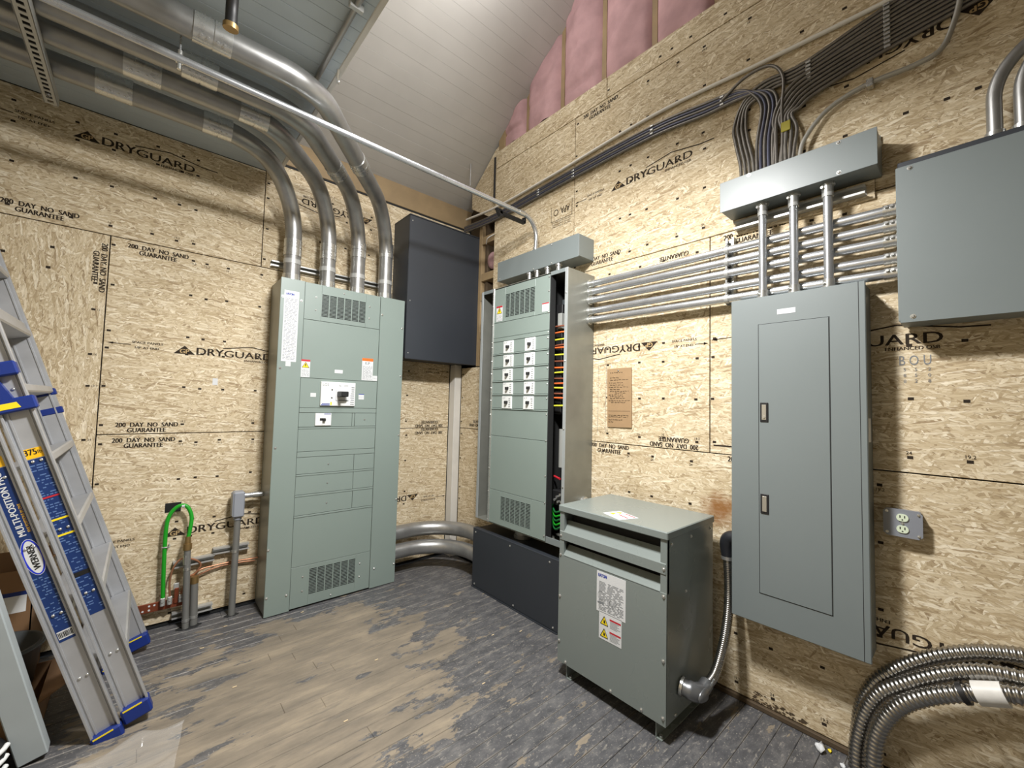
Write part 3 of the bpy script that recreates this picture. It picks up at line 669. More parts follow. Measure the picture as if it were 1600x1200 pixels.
obj('handle_surround', MB().cbox(-1.285, -1.185, YF-.021, YF-.015, 1.478, 1.560, .003), WHITE, mbk); obj('handle_slot', MB().box(-1.262, -1.196, YF-.0225, YF-.020, 1.478, 1.486), GREYPRINT, mbk)
obj('handle', MB().cbox(-1.276, -1.212, YF-.085, YF-.018, 1.508, 1.548, .005), DARK, mbk)
obj('handle_grip', MB().cbox(-1.276, -1.256, YF-.115, YF-.080, 1.512, 1.545, .004), DARK, mbk)
for z in (1.558, 1.498): obj('screw_hole', MB().cyl((-1.312, YF-.0165, z), (-1.312, YF-.0155, z), .006, 10), DARK, mbk)
pr = Print((-1.391, YF-.016, 1.438), AU, AV, .0006); pr.text('LG5', .012, .148, .042, .018); random.seed(4)
for k in range(9): pr.rect(.215+random.uniform(0, .01), .012+.016*k, .245, .018+.016*k)
pr.text('600A', .168, .150, .03, .010); pr.text('N', .130, .146, None, .014); pr.done('printed_marks', GREYPRINT, mbk)
pr = Print((-1.391, YF-.016, 1.438), AU, AV, .0008); pr.rect(.004, .004, .066, .010); pr.rect(.010, .014, .066, .019); pr.done('printed_bars', BLUEPRINT, mbk)
pr = Print((-1.391, YF-.016, 1.438), AU, AV, .0008); pr.rect(.070, .006, .080, .030); pr.done('printed_tab', YEL, mbk)
b1 = breaker(pa, FA, -1.419, -1.306, 1.292, 1.383, None, (-1.368, 1.338)); pr = Print((-1.419, YF-.010, 1.292), AU, AV, .0006); pr.rect(.06, .083, .108, .088); pr.done('printed_bar', BLUEPRINT, b1)

# big conduits from the left panel up and along the flat ceiling
RC = .0565
spec = [(-1.588, -1.975, -.565, (-2.56, -2.12), 2.60), (-1.336, -1.90, -.83, (-2.45, -1.98), 2.635), (-1.100, -1.785, -1.015, (-2.24, None), 2.71), (-.862, -1.785, -1.305, (-2.22, None), 2.77)]
desc = ['nearest the left wall', 'second from the left wall', 'third from the left wall', 'farthest from the left wall']
for (x0, xk, yk, cps, zc), ds in zip(spec, desc):
    t = thing('steel_conduit', (x0, -.15, 2.335), 'large steel ceiling conduit from the tall panel, '+ds, 'conduit', 'large conduits above the tall panel')
    path = fillet([(x0, -.15, 2.338), (x0, -.15, 3.08), (xk, yk, 3.08), (-3.402, yk, 3.08)], [.395, .38], 16)
    obj('pipe', MB().tube(path, RC, 20), STEEL, t)
    def sleeve(a, b, parent=t, extra=.004):
        a, b = Vector(a), Vector(b); d = (b-a); L = d.length; d.normalize(); m_ = (a+b)/2
        c = obj('coupling', MB().tube([a, m_-d*.003, m_-d*.0029, m_+d*.0029, m_+d*.003, b], RC+extra, 20, True, lambda i: RC+(extra if i in (0, 1, 4, 5) else extra*.2)), CHROME, parent)
        up = Vector((0, 0, -1)) if abs(d.z) < .7 else Vector((.6, -.8, 0))
        sd = up.cross(d).normalized()
        for k in (.2, .38, .62, .8):
            q_ = (up*.8+sd*.6); p_ = a+(b-a)*k+q_*(RC+extra); obj('set_screw', MB().cyl(p_-q_*.004, p_+q_*.005, .006, 8), CHROME, c)
        return c
    sleeve((x0, -.15, zc-.06), (x0, -.15, zc+.06))
    obj('connector', MB().tube([(x0, -.15, 2.338), (x0, -.15, 2.40)], RC+.004, 20), CHROME, t)
    obj('lock_ring', MB().tube([(x0, -.15, 2.337), (x0, -.15, 2.347)], RC+.012, 20), CHROME, t)
    for cx in cps:
        if cx: sleeve((cx-.07, yk, 3.08), (cx+.07, yk, 3.08))
    if cps[1] is None:
        d = (Vector((xk, yk, 3.08))-Vector((x0, -.15, 3.08))).normalized(); c = Vector((x0, -.15, 3.08))+d*(.56 if yk > -1.2 else .80); sleeve(c-d*.06, c+d*.06)
    obj('clamp', MB().tube([(x0, -.15, 2.478), (x0, -.15, 2.512)], RC+.003, 20), STRUT, t)
def strut(name, p0, p1, out, up, parent=None, w_=.041, depth=.021, m=None, slots=0, lbl=None, cat='strut channel', group=None):
    """open C channel from p0 to p1; out = direction of the open face, up = across"""
    p0, p1 = Vector(p0), Vector(p1); out = Vector(out); up = Vector(up); h = w_/2; t = .0025
    prof = [(-h, 0), (h, 0), (h, depth), (h-.010, depth), (h-.010, depth-t), (h-t, depth-t), (h-t, t), (-h+t, t), (-h+t, depth-t), (-h+.010, depth-t), (-h+.010, depth), (-h, depth)]
    n = len(prof); v = [p0+up*a+out*b for a, b in prof]+[p1+up*a+out*b for a, b in prof]
    mb = MB().add(v, [(i, (i+1) % n, n+(i+1) % n, n+i) for i in range(n)])
    for b in (0, n):
        for q in ((0, 1, 6, 7), (1, 2, 5, 6), (2, 3, 4, 5), (0, 7, 8, 11), (11, 8, 9, 10)): mb.add([v[b+i] for i in q], [(0, 1, 2, 3)])
    o = obj(name, mb, m or STRUT, parent)
    if lbl: tag(o, lbl, cat, group)
    return o
strut('strut_channel', (-1.70, -.001, 2.495), (-.76, -.001, 2.495), (0, -1, 0), (0, 0, 1), depth=.041, lbl='zinc strut channel on the left wall behind the four vertical conduits')
# trapeze strut with holes under the conduits
tz = thing('trapeze_strut', (-2.80, -.75, 2.975), 'perforated strut channel crossing beneath the large ceiling conduits', 'strut channel')
mb = MB(); y = -.36
mb.box(-2.825, -2.811, -1.50, -.36, 2.975, 2.978); mb.box(-2.789, -2.775, -1.50, -.36, 2.975, 2.978)
while y > -1.50: mb.box(-2.811, -2.789, y-.018, y, 2.975, 2.978); y -= .040
obj('perforated_web', mb, STRUT, tz)
obj('flange', MB().box(-2.826, -2.823, -1.50, -.36, 2.975, 3.018), STRUT, tz); obj('flange', MB().box(-2.777, -2.774, -1.50, -.36, 2.975, 3.018), STRUT, tz)
obj('channel_inside', MB().box(-2.823, -2.777, -1.50, -.36, 2.990, 2.992), HOLE, tz)
for yy in (-.46, -1.44): obj('threaded_rod', MB().cyl((-2.80, yy, 2.965), (-2.80, yy, 3.19), .005, 8), STEEL, tz); obj('nut', MB().cyl((-2.80, yy, 2.965), (-2.80, yy, 2.975), .010, 6), STEEL, tz)
# thin bright pipe crossing the room
em = thing('thin_pipe_run', (-.10, -1.21, 2.68), 'thin bright zinc pipe crossing overhead and bending down into the grey wireway', 'conduit')
path = fillet([(-3.402, -1.25, 2.95), (-.10, -1.22, 2.95), (-.10, -1.21, 2.684)], .15, 14)
obj('pipe', MB().tube(path, .0165, 14), EMT, em); obj('coupling', MB().cyl((-.30, -1.2214, 2.95), (-.245, -1.221, 2.95), .020), CHROME, em); obj('connector', MB().cyl((-.10, -1.21, 2.684), (-.10, -1.21, 2.73), .0205), CHROME, em)
rd = thing('hanger_rod', (-2.325, -1.236, 2.93), 'slim threaded hanger rod with a clamp holding the thin bright pipe', 'rod')
obj('rod', MB().cyl((-2.325, -1.236, 2.972), (-2.325, -1.236, 3.19), .0045, 8), EMT, rd); obj('clamp', MB().tube([(-2.338, -1.236, 2.95), (-2.312, -1.236, 2.95)], .0195, 12), CHROME, rd)
obj('nut', MB().cyl((-2.325, -1.236, 2.968), (-2.325, -1.236, 2.988), .011, 6), CHROME, rd); obj('bolt', MB().cyl((-2.325, -1.236, 2.905), (-2.325, -1.236, 2.93), .008, 8), CHROME, rd)
# small conduit along the flat ceiling edge
sc_ = thing('ceiling_conduit', (-1.77, -1.2, 3.17), 'slender grey conduit strapped along the pale ceiling edge', 'conduit')
obj('pipe', MB().tube([(-1.77, -1.14, 3.174), (-1.77, -4.5, 3.174)], .013, 12), STEEL, sc_)
for yy in (-1.78, -1.16): obj('strap', MB().cbox(-1.80, -1.74, yy-.012, yy+.012, 3.158, 3.19, .003), STRUT, sc_)
mb = MB().tube(spline([(-2.185, -1.585, 2.95), (-2.186, -1.60, 3.02), (-2.192, -1.66, 3.10), (-2.20, -1.70, 3.195)], 6), .021, 12)
st = thing('cable_stub', (-2.185, -1.59, 2.94), 'black cable stub with a tan end hanging from the pale ceiling', 'cable'); obj('jacket', mb, DARK, st)
obj('end_ring', MB().cyl((-2.185, -1.583, 2.938), (-2.185, -1.586, 2.956), .027, 12), BRASS, st)
hk = thing('ceiling_hook', (-1.69, -1.33, 3.15), 'small bright metal strap hook hanging on the ceiling edge', 'hook')
obj('strap', MB().tube([(-1.70, -1.36, 3.189), (-1.698, -1.34, 3.165), (-1.692, -1.325, 3.145), (-1.684, -1.31, 3.155)], .006, 8), CHROME, hk); obj('tip', MB().sphere((-1.684, -1.31, 3.158), .010), CHROME, hk)

# ================================================================== DARK CABINET IN THE CORNER
dk = thing('dark_cabinet', (-.33, -.15, 1.848), 'large charcoal metal cabinet mounted high in the corner', 'cabinet')
obj('body', MB().cbox(-.724, .062, -.285, -.002, 1.86, 3.10, .003), DARKBOX, dk); obj('front_cover', MB().cbox(-.726, .064, -.302, -.286, 1.848, 3.095, .004), DARKBOX, dk)
obj('top_lip', MB().cbox(-.726, .064, -.300, -.003, 3.098, 3.108, .002), DARKBOX, dk)
for x, z in ((-.70, 2.35), (-.70, 1.90), (.04, 2.45), (.04, 1.90), (-.70, 3.05), (.04, 3.05)): screw(dk, (x, -.302, z), (0, -1, 0), r=.004)
bb = thing('black_bracket', (-.33, -1.18, 2.89), 'black metal bracket hanging just under the thin bright pipe end', 'bracket')
obj('bar', MB().cbox(-.46, -.20, -1.195, -1.165, 2.895, 2.920, .003), DARK, bb); obj('end_plate', MB().prism([(-.49, 2.93), (-.44, 2.93), (-.43, 2.885), (-.455, 2.88)], 'y', -1.195, -1.165), DARK, bb)
obj('hook', MB().cbox(-.215, -.195, -1.195, -1.165, 2.90, 2.945, .002), DARK, bb)
for yy, xx in ((-.344, -.14),): 
    r_ = tag(obj('drop_rod', MB().cyl((xx, yy, 3.55), (xx, yy, slope(yy)), .005, 8), STEEL), 'thin rod hanging from the white sloped ceiling near the corner', 'rod')
tag(obj('dark_strip', MB().cbox(-.01, .0, -.555, -.535, 3.36, 3.80, .002), DARK), 'dark metal strip standing at the edge of the strand board near the ceiling', 'strip')

# two large elbows at the floor
for z, yy, xx, ds in ((.342, -.13, -.125, 'upper one of the pair by the floor'), (.205, -.19, -.185, 'lower one of the pair by the floor')):
    t = thing('floor_elbow_conduit', (-.70, yy, z-.06), 'large steel elbow conduit sweeping around the corner, '+ds, 'conduit', 'floor elbow conduits')
    obj('pipe', MB().tube(fillet([(-.748, yy, z), (xx, yy, z), (xx, -.748, z)], .41, 20), .061, 22), STEEL, t)
    obj('connector', MB().cyl((-.746, yy, z), (-.715, yy, z), .066, 22), CHROME, t)

# ================================================================== OPEN BREAKER PANEL ON THE RIGHT WALL
XF = -.29
FB = lambda u, d, z: (XF-d, -u, z)      # u = -y
bs = thing('base_wireway', (-.14, -1.21, 0), 'low charcoal wireway box on the floor under the open breaker panel', 'wireway')
obj('body', MB().box(-.27, -.002, -1.672, -.748, .008, .462), DARKBOX, bs); obj('front_cover', MB().cbox(-.286, -.271, -1.678, -.744, .01, .468, .003), DARKBOX, bs)
obj('top_flange', MB().cbox(-.286, -.24, -1.678, -.744, .462, .470, .002), DARKBOX, bs); obj('floor_flange', MB().box(-.292, -.27, -1.68, -.742, .0, .008), DARKBOX, bs)
for y_, z_ in ((-.78, .44), (-1.2, .44), (-1.6, .44), (-.78, .03), (-1.25, .03), (-1.64, .03)): screw(bs, (-.286, y_, z_), (-1, 0, 0), r=.005)
np_ = tag(obj('pipe_nipple', MB().tube([(-.13, -1.17, .465), (-.13, -1.17, .49), (-.13, -1.17, .491), (-.13, -1.17, .53), (-.13, -1.17, .531), (-.13, -1.17, .561)], .06, 18, True, lambda i: (.068, .068, .058, .058, .068, .068)[i]), STEEL), 'short steel nipple joining the base box to the open panel', 'conduit')
pb = thing('breaker_panel', (-.14, -1.245, .56), 'open grey breaker panel with ten breakers and wiring in its right gutter', 'electrical panel')
mb = MB(); mb.box(-.006, -.002, -1.715, -.775, .56, 2.41)
mb.box(-.285, -.002, -1.717, -1.713, .56, 2.41); mb.box(-.285, -.002, -.777, -.773, .56, 2.41); mb.box(-.285, -.002, -1.715, -.775, 2.406, 2.41); mb.box(-.285, -.002, -1.715, -.775, .556, .56)
obj('enclosure', mb, GALVSHEET, pb)
for a, b in ((-1.717, -1.692), (-.800, -.773)): obj('front_flange', MB().cbox(-.289, -.284, a, b, .558, 2.412, .001), mat('pale_grey_steel', (160, 165, 165), .4, .2, var=.04), pb)
obj('front_flange', MB().cbox(-.289, -.284, -1.692, -1.56, 2.385, 2.412, .001), PANEL2, pb); obj('front_flange', MB().cbox(-.289, -.284, -1.692, -1.56, .558, .60, .001), PANEL2, pb); obj('front_flange', MB().cbox(-.289, -.284, -.935, -.80, 2.385, 2.412, .001), PANEL2, pb)
obj('inner_liner', MB().box(-.02, -.008, -1.70, -.79, .565, 2.40), HOLE, pb)
obj('chassis', MB().box(-.20, -.03, -1.50, -.99, .62, 2.34), HOLE, pb)
obj('hinge_rail', MB().cbox(-.297, -.285, -.950, -.932, .56, 2.41, .002), CHROME, pb); obj('deadfront_edge', MB().cbox(-.289, -.235, -1.562, -1.556, .558, 2.395, .001), HOLE, pb)
u0, u1 = .945, 1.556
gB1 = (1.082, 1.410, 2.158, 2.340); gB2 = (1.082, 1.412, .608, .782)
plate(pb, 'cover_plate', FB, u0, u1, 2.125, 2.398, -.01, 0, hole=gB1); plate(pb, 'cover_plate', FB, u0, u1, 2.003, 2.125, -.01, 0); plate(pb, 'divider_strip', FB, u0, u1, 1.972, 2.003, -.01, .002)
zs = [1.972, 1.864, 1.757, 1.652, 1.548, 1.440]
for a, b in zip(zs, zs[1:]):
    plate(pb, 'breaker_cover', FB, u0, u1, b+.012, a, -.01, 0); plate(pb, 'divider_strip', FB, u0, u1, b, b+.012, -.01, .005)
plate(pb, 'cover_plate', FB, u0, u1, 1.236, 1.440, -.01, 0); plate(pb, 'cover_plate', FB, u0, u1, .819, 1.236, -.01, 0); plate(pb, 'cover_plate', FB, u0, u1, .563, .819, -.01, 0, hole=gB2)
vent('vent_grille', pb, FB, *gB1, 6, 17, PANEL); vent('vent_grille', pb, FB, *gB2, 6, 17, PANEL)
random.seed(9)
for k, (a, b) in enumerate(zip(zs, zs[1:])):
    for c0, c1 in ((1.082, 1.190), (1.318, 1.420)):
        d_ = random.uniform(-.004, .006); br = breaker(pb, FB, c0+d_, c1+d_, b+.010, a-.004, None, ((c0+c1)/2+d_-.004, (a+b)/2+.006))
        pr = Print((XF-.010, -(c0+d_), b+.010), BU, BV, .0006)
        for j in range(5): pr.rect(.078+random.uniform(0, .008), .012+.015*j, .098, .017+.015*j)
        pr.text('E.T', .012, .075, .03, .010); pr.done('printed_marks', GREYPRINT, br)
lb = dict(U=BU, V=BV)
label(pb, 'warning_sticker', FB, .975, 1.050, 2.137, 2.258, lines=(.06, .36, 5), band=(.11, RED), tri=.66, **lb); label(pb, 'small_sticker', FB, 1.484, 1.550, 2.140, 2.200, lines=(.35, .55, 2), band=(.12, RED), **lb)
for z in (2.38, 2.28, 2.13, 1.99, 1.95, 1.84, 1.74, 1.63, 1.53, 1.42, 1.24, 1.0, .82, .60):
    screw(pb, (XF, -1.548, z), (-1, 0, 0), r=.0045); screw(pb, (XF-.007, -.941, z-.02), (-1, 0, 0), r=.0045)
for z in (2.24, 1.78, 1.33, .95, .60): screw(pb, (-.289, -1.704, z), (-1, 0, 0), r=.005)
# gutter wiring
rows_ = [(2.035, 'b'), (1.99, 'o'), (1.94, 'y'), (1.90, 'b'), (1.885, 'o'), (1.835, 'y'), (1.79, 'b'), (1.745, 'o'), (1.71, 'y'), (1.67, 'b'), (1.635, 'o'), (1.605, 'y'), (1.565, 'b'), (1.535, 'o'), (1.48, 'y')]
WM = {'b': mat('brown_wire', (122, 70, 50), .5, var=0), 'o': mat('orange_wire', (222, 104, 50), .5, var=0), 'y': mat('yellow_wire', (214, 216, 60), .5, var=0)}
random.seed(13)
for z, c in rows_:
    dz = random.uniform(-.012, .012)
    obj('wire', MB().tube(spline([(-.19, -1.47, z-dz), (-.225, -1.56, z), (-.225, -1.64, z+.3*dz), (-.20, -1.705, z+dz)], 6), .006, 8), WM[c], pb)
obj('bus_bracket', MB().cbox(-.19, -.06, -1.585, -1.50, 1.42, 2.20, .004), DARK, pb); obj('bus_bar', MB().cbox(-.20, -.19, -1.66, -1.635, 1.05, 2.16, .002), mat('grey_plate', (92, 98, 100), .4, .5, var=.05), pb)
obj('bus_plate', MB().cbox(-.10, -.09, -1.69, -1.50, 1.90, 2.26, .004), MATS['grey_plate'], pb); obj('white_shield', MB().cbox(-.215, -.17, -1.60, -1.565, 2.02, 2.13, .003), mat('grey_shield', (142, 144, 140), .5, var=.03), pb)
obj('white_sleeve', MB().cyl((-.19, -1.605, 1.06), (-.19, -1.605, 1.32), .022, 14), MATS['grey_shield'], pb); obj('side_post', MB().cbox(-.21, -.18, -1.675, -1.645, .72, 1.95, .002), MATS['grey_plate'], pb)
obj('red_wire', MB().tube([(-.17, -1.52, .985), (-.2, -1.60, .98)], .008, 8), RED, pb)
for y_, z_ in ((-1.655, 1.005), (-1.655, .975), (-1.63, .88), (-1.655, .86), (-1.60, .862), (-1.58, .84), (-1.61, .83), (-1.64, .832)): obj('lug_bolt', MB().cyl((-.21, y_, z_), (-.232, y_, z_), .009, 8), CHROME, pb)
obj('terminal_block', MB().cbox(-.21, -.10, -1.67, -1.54, .80, .90, .004), DARK, pb)
for k in range(5): obj('ground_wire', MB().tube(spline([(-.16, -1.50, .78-.02*k), (-.22, -1.58, .755-.028*k), (-.235, -1.65, .775-.026*k), (-.20, -1.71, .76-.02*k)], 6), .007, 8), GREEN if k % 2 else mat('dark_green_wire', (20, 96, 44), .5, var=0), pb)
for k, y_ in enumerate((-1.192, -1.276, -1.386, -1.497)):
    tag(obj('wireway_nipple', MB().tube([(-.14, y_, 2.411), (-.14, y_, 2.428), (-.14, y_, 2.429), (-.14, y_, 2.505), (-.14, y_, 2.506), (-.14, y_, 2.519)], .02, 12, True, lambda i: (.027, .027, .018, .018, .027, .027)[i]), CHROME), ('leftmost', 'second from left', 'third from left', 'rightmost')[k]+' of four short zinc nipples on top of the open breaker panel', 'conduit', 'nipples under the wireway')
wy = thing('wireway', (-.08, -1.26, 2.52), 'grey wireway box above the open breaker panel', 'wireway')
obj('body', MB().cbox(-.164, -.002, -1.703, -.822, 2.520, 2.680, .003), PANEL2, wy); obj('front_cover', MB().cbox(-.168, -.165, -1.700, -.825, 2.518, 2.682, .001), PANEL2, wy)
obj('end_plate', MB().cbox(-.166, -.002, -1.706, -1.703, 2.523, 2.678, .001), PANEL2, wy)
for y_, z_ in ((-.86, 2.535), (-1.26, 2.53), (-1.45, 2.53), (-1.45, 2.67)): screw(wy, (-.168, y_, z_), (-1, 0, 0), r=.004)
obj('locknut_connector', MB().tube([(-.09, -1.717, .835), (-.09, -1.735, .835), (-.09, -1.736, .835), (-.09, -1.765, .835)], .03, 14, True, lambda i: (.034, .034, .026, .026)[i]), CHROME, pb)

# five parallel conduits on the right wall
for k, (za, zb) in enumerate(((2.338, 2.336), (2.281, 2.268), (2.222, 2.203), (2.145, 2.130), (2.083, 2.066))):
    nm = ('topmost', 'second from the top', 'middle', 'second from the bottom', 'bottom')[k]
    t = thing('zinc_conduit', (-.062, -2.5, za-.022), 'bright horizontal zinc conduit on the right wall, %s of the five' % nm, 'conduit', 'five horizontal conduits')
    obj('pipe', MB().tube([(-.062, -1.718, za), (-.062, -3.322, zb)], .0215, 16), EMT, t)
    obj('connector', MB().tube([(-.062, -1.718, za), (-.062, -1.730, za), (-.062, -1.7301, za), (-.062, -1.765, za)], .026, 14, True, lambda i: (.031, .031, .0255, .0255)[i]), CHROME, t)
    c = obj('connector', MB().tube([(-.062, -3.322, zb), (-.062, -3.312, zb), (-.062, -3.3119, zb), (-.062, -3.272, zb)], .026, 14, True, lambda i: (.031, .031, .0255, .0255)[i]), CHROME, t)
    for yy in (-3.283, -3.300): obj('set_screw', MB().cyl((-.082, yy, zb+.006), (-.095, yy, zb+.009), .006, 8), CHROME, c)
    zm = za+(zb-za)*.575; cl = obj('clamp', MB().tube([(-.062, -2.632, zm), (-.062, -2.652, zm)], .0245, 14), STRUT, t); obj('clamp_bolt', MB().cyl((-.075, -2.642, zm+.02), (-.075, -2.642, zm+.036), .006, 8), CHROME, cl)
strut('strut_channel', (-.001, -2.645, 2.05), (-.001, -2.645, 2.412), (-1, 0, 0), (0, 1, 0), depth=.038, lbl='short upright zinc strut channel holding the five horizontal conduits')
# right panelboard
FR = lambda u, d, z: (-.150-d, -u, z)
pr_ = thing('panelboard', (-.075, -2.957, .482), 'grey panelboard with a flush locked door on the right wall', 'electrical panel')
obj('tub', MB().cbox(-.138, -.002, -3.216, -2.70, .486, 2.028, .002), PANEL2, pr_)
ft = obj('front_trim', MB().cbox(-.150, -.138, -3.221, -2.694, .481, 2.034, .003), PANEL2, pr_)
pb2 = Print((-.150, 0, 0), BU, BV, .0004); pb2.line((3.198, .482), (3.198, 2.033), .0022); pb2.done('trim_seam', HOLE, ft)
dr = obj('door', MB().cbox(-.1535, -.150, -3.096, -2.8205, .626, 1.897, .002), PANEL2, pr_)
mb = MB()
for a, b, c, d_ in ((-3.0990, -3.0965, .6235, 1.8995), (-2.8200, -2.8175, .6235, 1.8995), (-3.099, -2.8175, .6235, .626), (-3.099, -2.8175, 1.897, 1.8995)): mb.box(-.1508, -.1500, a, b, c, d_)
obj('door_gap', mb, HOLE, pr_)
for z0, z1, lk_ in ((1.428, 1.520, True), (.997, 1.089, False)):
    l_ = obj('latch', MB().cbox(-.1575, -.1535, -2.861, -2.826, z0, z1, .002), DARK, dr); obj('latch_face', MB().cbox(-.160, -.1575, -2.853, -2.834, z0+.010, z1-.010, .001), mat('satin_metal', (176, 172, 160), .35, .6, var=.05), l_)
    if lk_: obj('lock_cylinder', MB().cyl((-.160, -2.8435, z0+.024), (-.163, -2.8435, z0+.024), .006, 10), CHROME, l_)
label(pr_, 'name_plate', FR, 2.899, 2.973, 1.937, 1.961, lines=(.35, .6, 2), **lb)
obj('side_sticker', MB().box(-.11, -.05, -3.2175, -3.216, 1.36, 1.46), WHITE, pr_)
# three vertical conduits into the panelboard and the wireway above
for k, y_ in enumerate((-2.826, -2.958, -3.090)):
    t = thing('riser_conduit', (-.09, y_, 2.034), 'short vertical zinc conduit above the panelboard, %s of the three' % ('leftmost', 'middle', 'rightmost')[k], 'conduit', 'three riser conduits')
    obj('pipe', MB().cyl((-.105, y_, 2.034), (-.105, y_, 2.514), .0185, 16), EMT, t)
    for a, b in ((2.034, 2.075), (2.514, 2.470)):
        c = obj('connector', MB().tube([(-.105, y_, a), (-.105, y_, a+(b-a)*.25), (-.105, y_, a+(b-a)*.251), (-.105, y_, b)], .024, 14, True, lambda i: (.029, .029, .0225, .0225)[i]), CHROME, t)
        obj('set_screw', MB().cyl((-.122, y_+.012, (a+b)/2), (-.136, y_+.016, (a+b)/2), .006, 8), CHROME, c)
    obj('strap', MB().tube([(-.105, y_, 2.452), (-.105, y_, 2.470)], .022, 14), STRUT, t)
pl = tag(obj('backing_board', MB().cbox(-.0135, -.0005, -3.24, -2.665, 2.427, 2.512, .001), OSB_B), 'strip of strand board behind the strut under the upper right wireway', 'board')
strut('strut_channel', (-.0145, -2.672, 2.466), (-.0145, -3.212, 2.466), (-1, 0, 0), (0, 0, 1), depth=.041, lbl='horizontal zinc strut channel under the upper right wireway')
w2 = thing('wireway', (-.08, -2.955, 2.514), 'grey wireway box fed by dark cables above the panelboard', 'wireway')
obj('body', MB().cbox(-.152, -.014, -3.266, -2.645, 2.514, 2.668, .003), PANEL2, w2); obj('front_cover', MB().cbox(-.156, -.153, -3.268, -2.641, 2.512, 2.670, .001), PANEL2, w2)
obj('back_plate', MB().box(-.013, -.001, -3.262, -2.65, 2.516, 2.70), GALVSHEET, w2)
for y_ in (-2.78, -3.14):
    for z_ in (2.525, 2.660): screw(w2, (-.156, y_, z_), (-1, 0, 0), r=.006)
jb = thing('junction_box', (-.08, -3.66, 1.846), 'large grey junction box cut off by the right edge of the photo', 'electrical box')
obj('body', MB().cbox(-.138, -.002, -4.0, -3.325, 1.85, 2.494, .003), DARKBOX, jb); obj('front_cover', MB().cbox(-.150, -.139, -4.004, -3.320, 1.846, 2.470, .003), PANEL2, jb)
obj('bottom_flange', MB().cbox(-.150, -.02, -4.0, -3.325, 1.840, 1.85, .001), PANEL2, jb)
for y_ in (-3.362, -3.70, -3.95): screw(jb, (-.150, y_, 2.455), (-1, 0, 0), r=.006); screw(jb, (-.150, y_, 1.862), (-1, 0, 0), r=.006)
for y_, ds in ((-3.585, 'left one entering the junction box top'), (-3.650, 'right one at the photo edge')):
    t = thing('elbow_conduit', (-.085, y_, 2.49), 'dark steel conduit bending up to the right, '+ds, 'conduit', 'elbows on the junction box')
    obj('pipe', MB().tube(fillet([(-.085, y_, 2.488), (-.085, y_, 2.86), (-.085, y_-.6, 2.86)], .22, 14), .021, 14), STEEL, t); obj('connector', MB().cyl((-.085, y_, 2.488), (-.085, y_, 2.52), .027), CHROME, t)

# ---- armoured cables along the right wall
def cable(path, m, lbl, r=.0085, group='armoured cables'):
    return tag(obj('armoured_cable', MB().tube(spline(path, 7), r, 8), m), lbl, 'cable', group)
ORD = ('leftmost', 'second from left', 'third from left', 'fourth from left', 'fifth from left', 'sixth from left', 'rightmost')
random.seed(17)
XC = -.016
for k in range(4):      # loop from the wireway's left end, joining the run to the right
    a = -2.715-.020*k; zt = 3.235-.019*k
    cable([(-.07, a, 2.668), (-.05, a+.010, 2.78), (XC-.004, a+.045, 2.93), (XC, a+.055, 3.03), (XC, a+.005+.01*k, 3.12+.01*(3-k)), (XC, a-.09, zt-.03), (XC, -2.98, 3.200-.019*k), (XC, -3.30, 3.270-.0195*k), (XC, -3.75, 3.33-.0195*k)], CABLE, ORD[k]+' of four dark cables looping left from the wireway end', group='looping cables')
for k in range(5):      # from the corner run, arching down into the wireway
    a = -2.790-.018*k; zl = 3.262-.017*k
    cable([(-.02, -.10, 3.26-.014*k), (-.02, -.62, 3.235-.014*k), (-.02, -1.52, zl+.012), (-.02, -2.17, zl+.02), (-.02, -2.50, zl-.01), (-.022, -2.68, 3.225-.012*k), (-.024, a+.035, 3.165-.004*k), (-.026, a-.010, 3.06), (-.04, a+.008, 2.88), (-.07, a, 2.668)], CABLEB if k % 2 else CABLE, ('topmost', 'second from top', 'middle', 'second from bottom', 'bottom')[k]+' of five dark cables running from the corner and arching into the wireway', group='arching cables')
for k in range(7):      # from the wireway up and to the right
    a = -2.868-.0135*k; zt = 3.192-.0195*k; q = .012*math.sin(k*1.9)
    cable([(-.085, a, 2.668), (-.065, a+q*.5, 2.77), (-.045, a+q, 2.87), (-.036, a+.012, 2.955), (-.034, a-.010-.002*k, 3.035-.010*k), (-.032, a-.065, 3.105-.017*k), (-.028, a-.16, 3.142-.0185*k), (XC, -3.30, zt), (XC, -3.75, zt+.05)], CABLE, ORD[k]+' of seven dark cables rising from the wireway and turning right', group='rising cables')
cable([(-.08, -2.975, 2.668), (-.05, -2.99, 2.79), (-.03, -3.08, 2.905), (-.025, -3.22, 2.948), (-.025, -3.37, 2.944), (-.03, -3.452, 2.960), (-.035, -3.492, 3.05), (-.035, -3.515, 3.16), (-.035, -3.55, 3.35)], mat('light_grey_cable', (170, 168, 160), .4, .4, var=.05), 'single pale grey cable curving away to the right from the wireway', .0105, None)
cb_ = tag(obj('white_conduit', MB().tube(spline([(-.012, -.115, 3.335), (-.014, -.62, 3.300), (-.014, -1.3, 3.318), (-.014, -2.18, 3.357), (-.014, -2.82, 3.318), (-.014, -3.33, 3.292), (-.014, -4.0, 3.27)], 8), .0105, 10), WHITECABLE), 'pale thin conduit sagging along the upper right wall above the cables', 'conduit')
tag(obj('dark_cable', MB().tube(spline([(-.03, -2.60, 3.21), (-.035, -2.72, 3.27), (-.036, -2.84, 3.265), (-.036, -2.90, 3.17), (-.04, -2.895, 3.0), (-.05, -2.90, 2.86), (-.09, -2.905, 2.668)], 7), .008, 8), CABLE), 'lone dark cable hooping over the bundle above the wireway', 'cable')
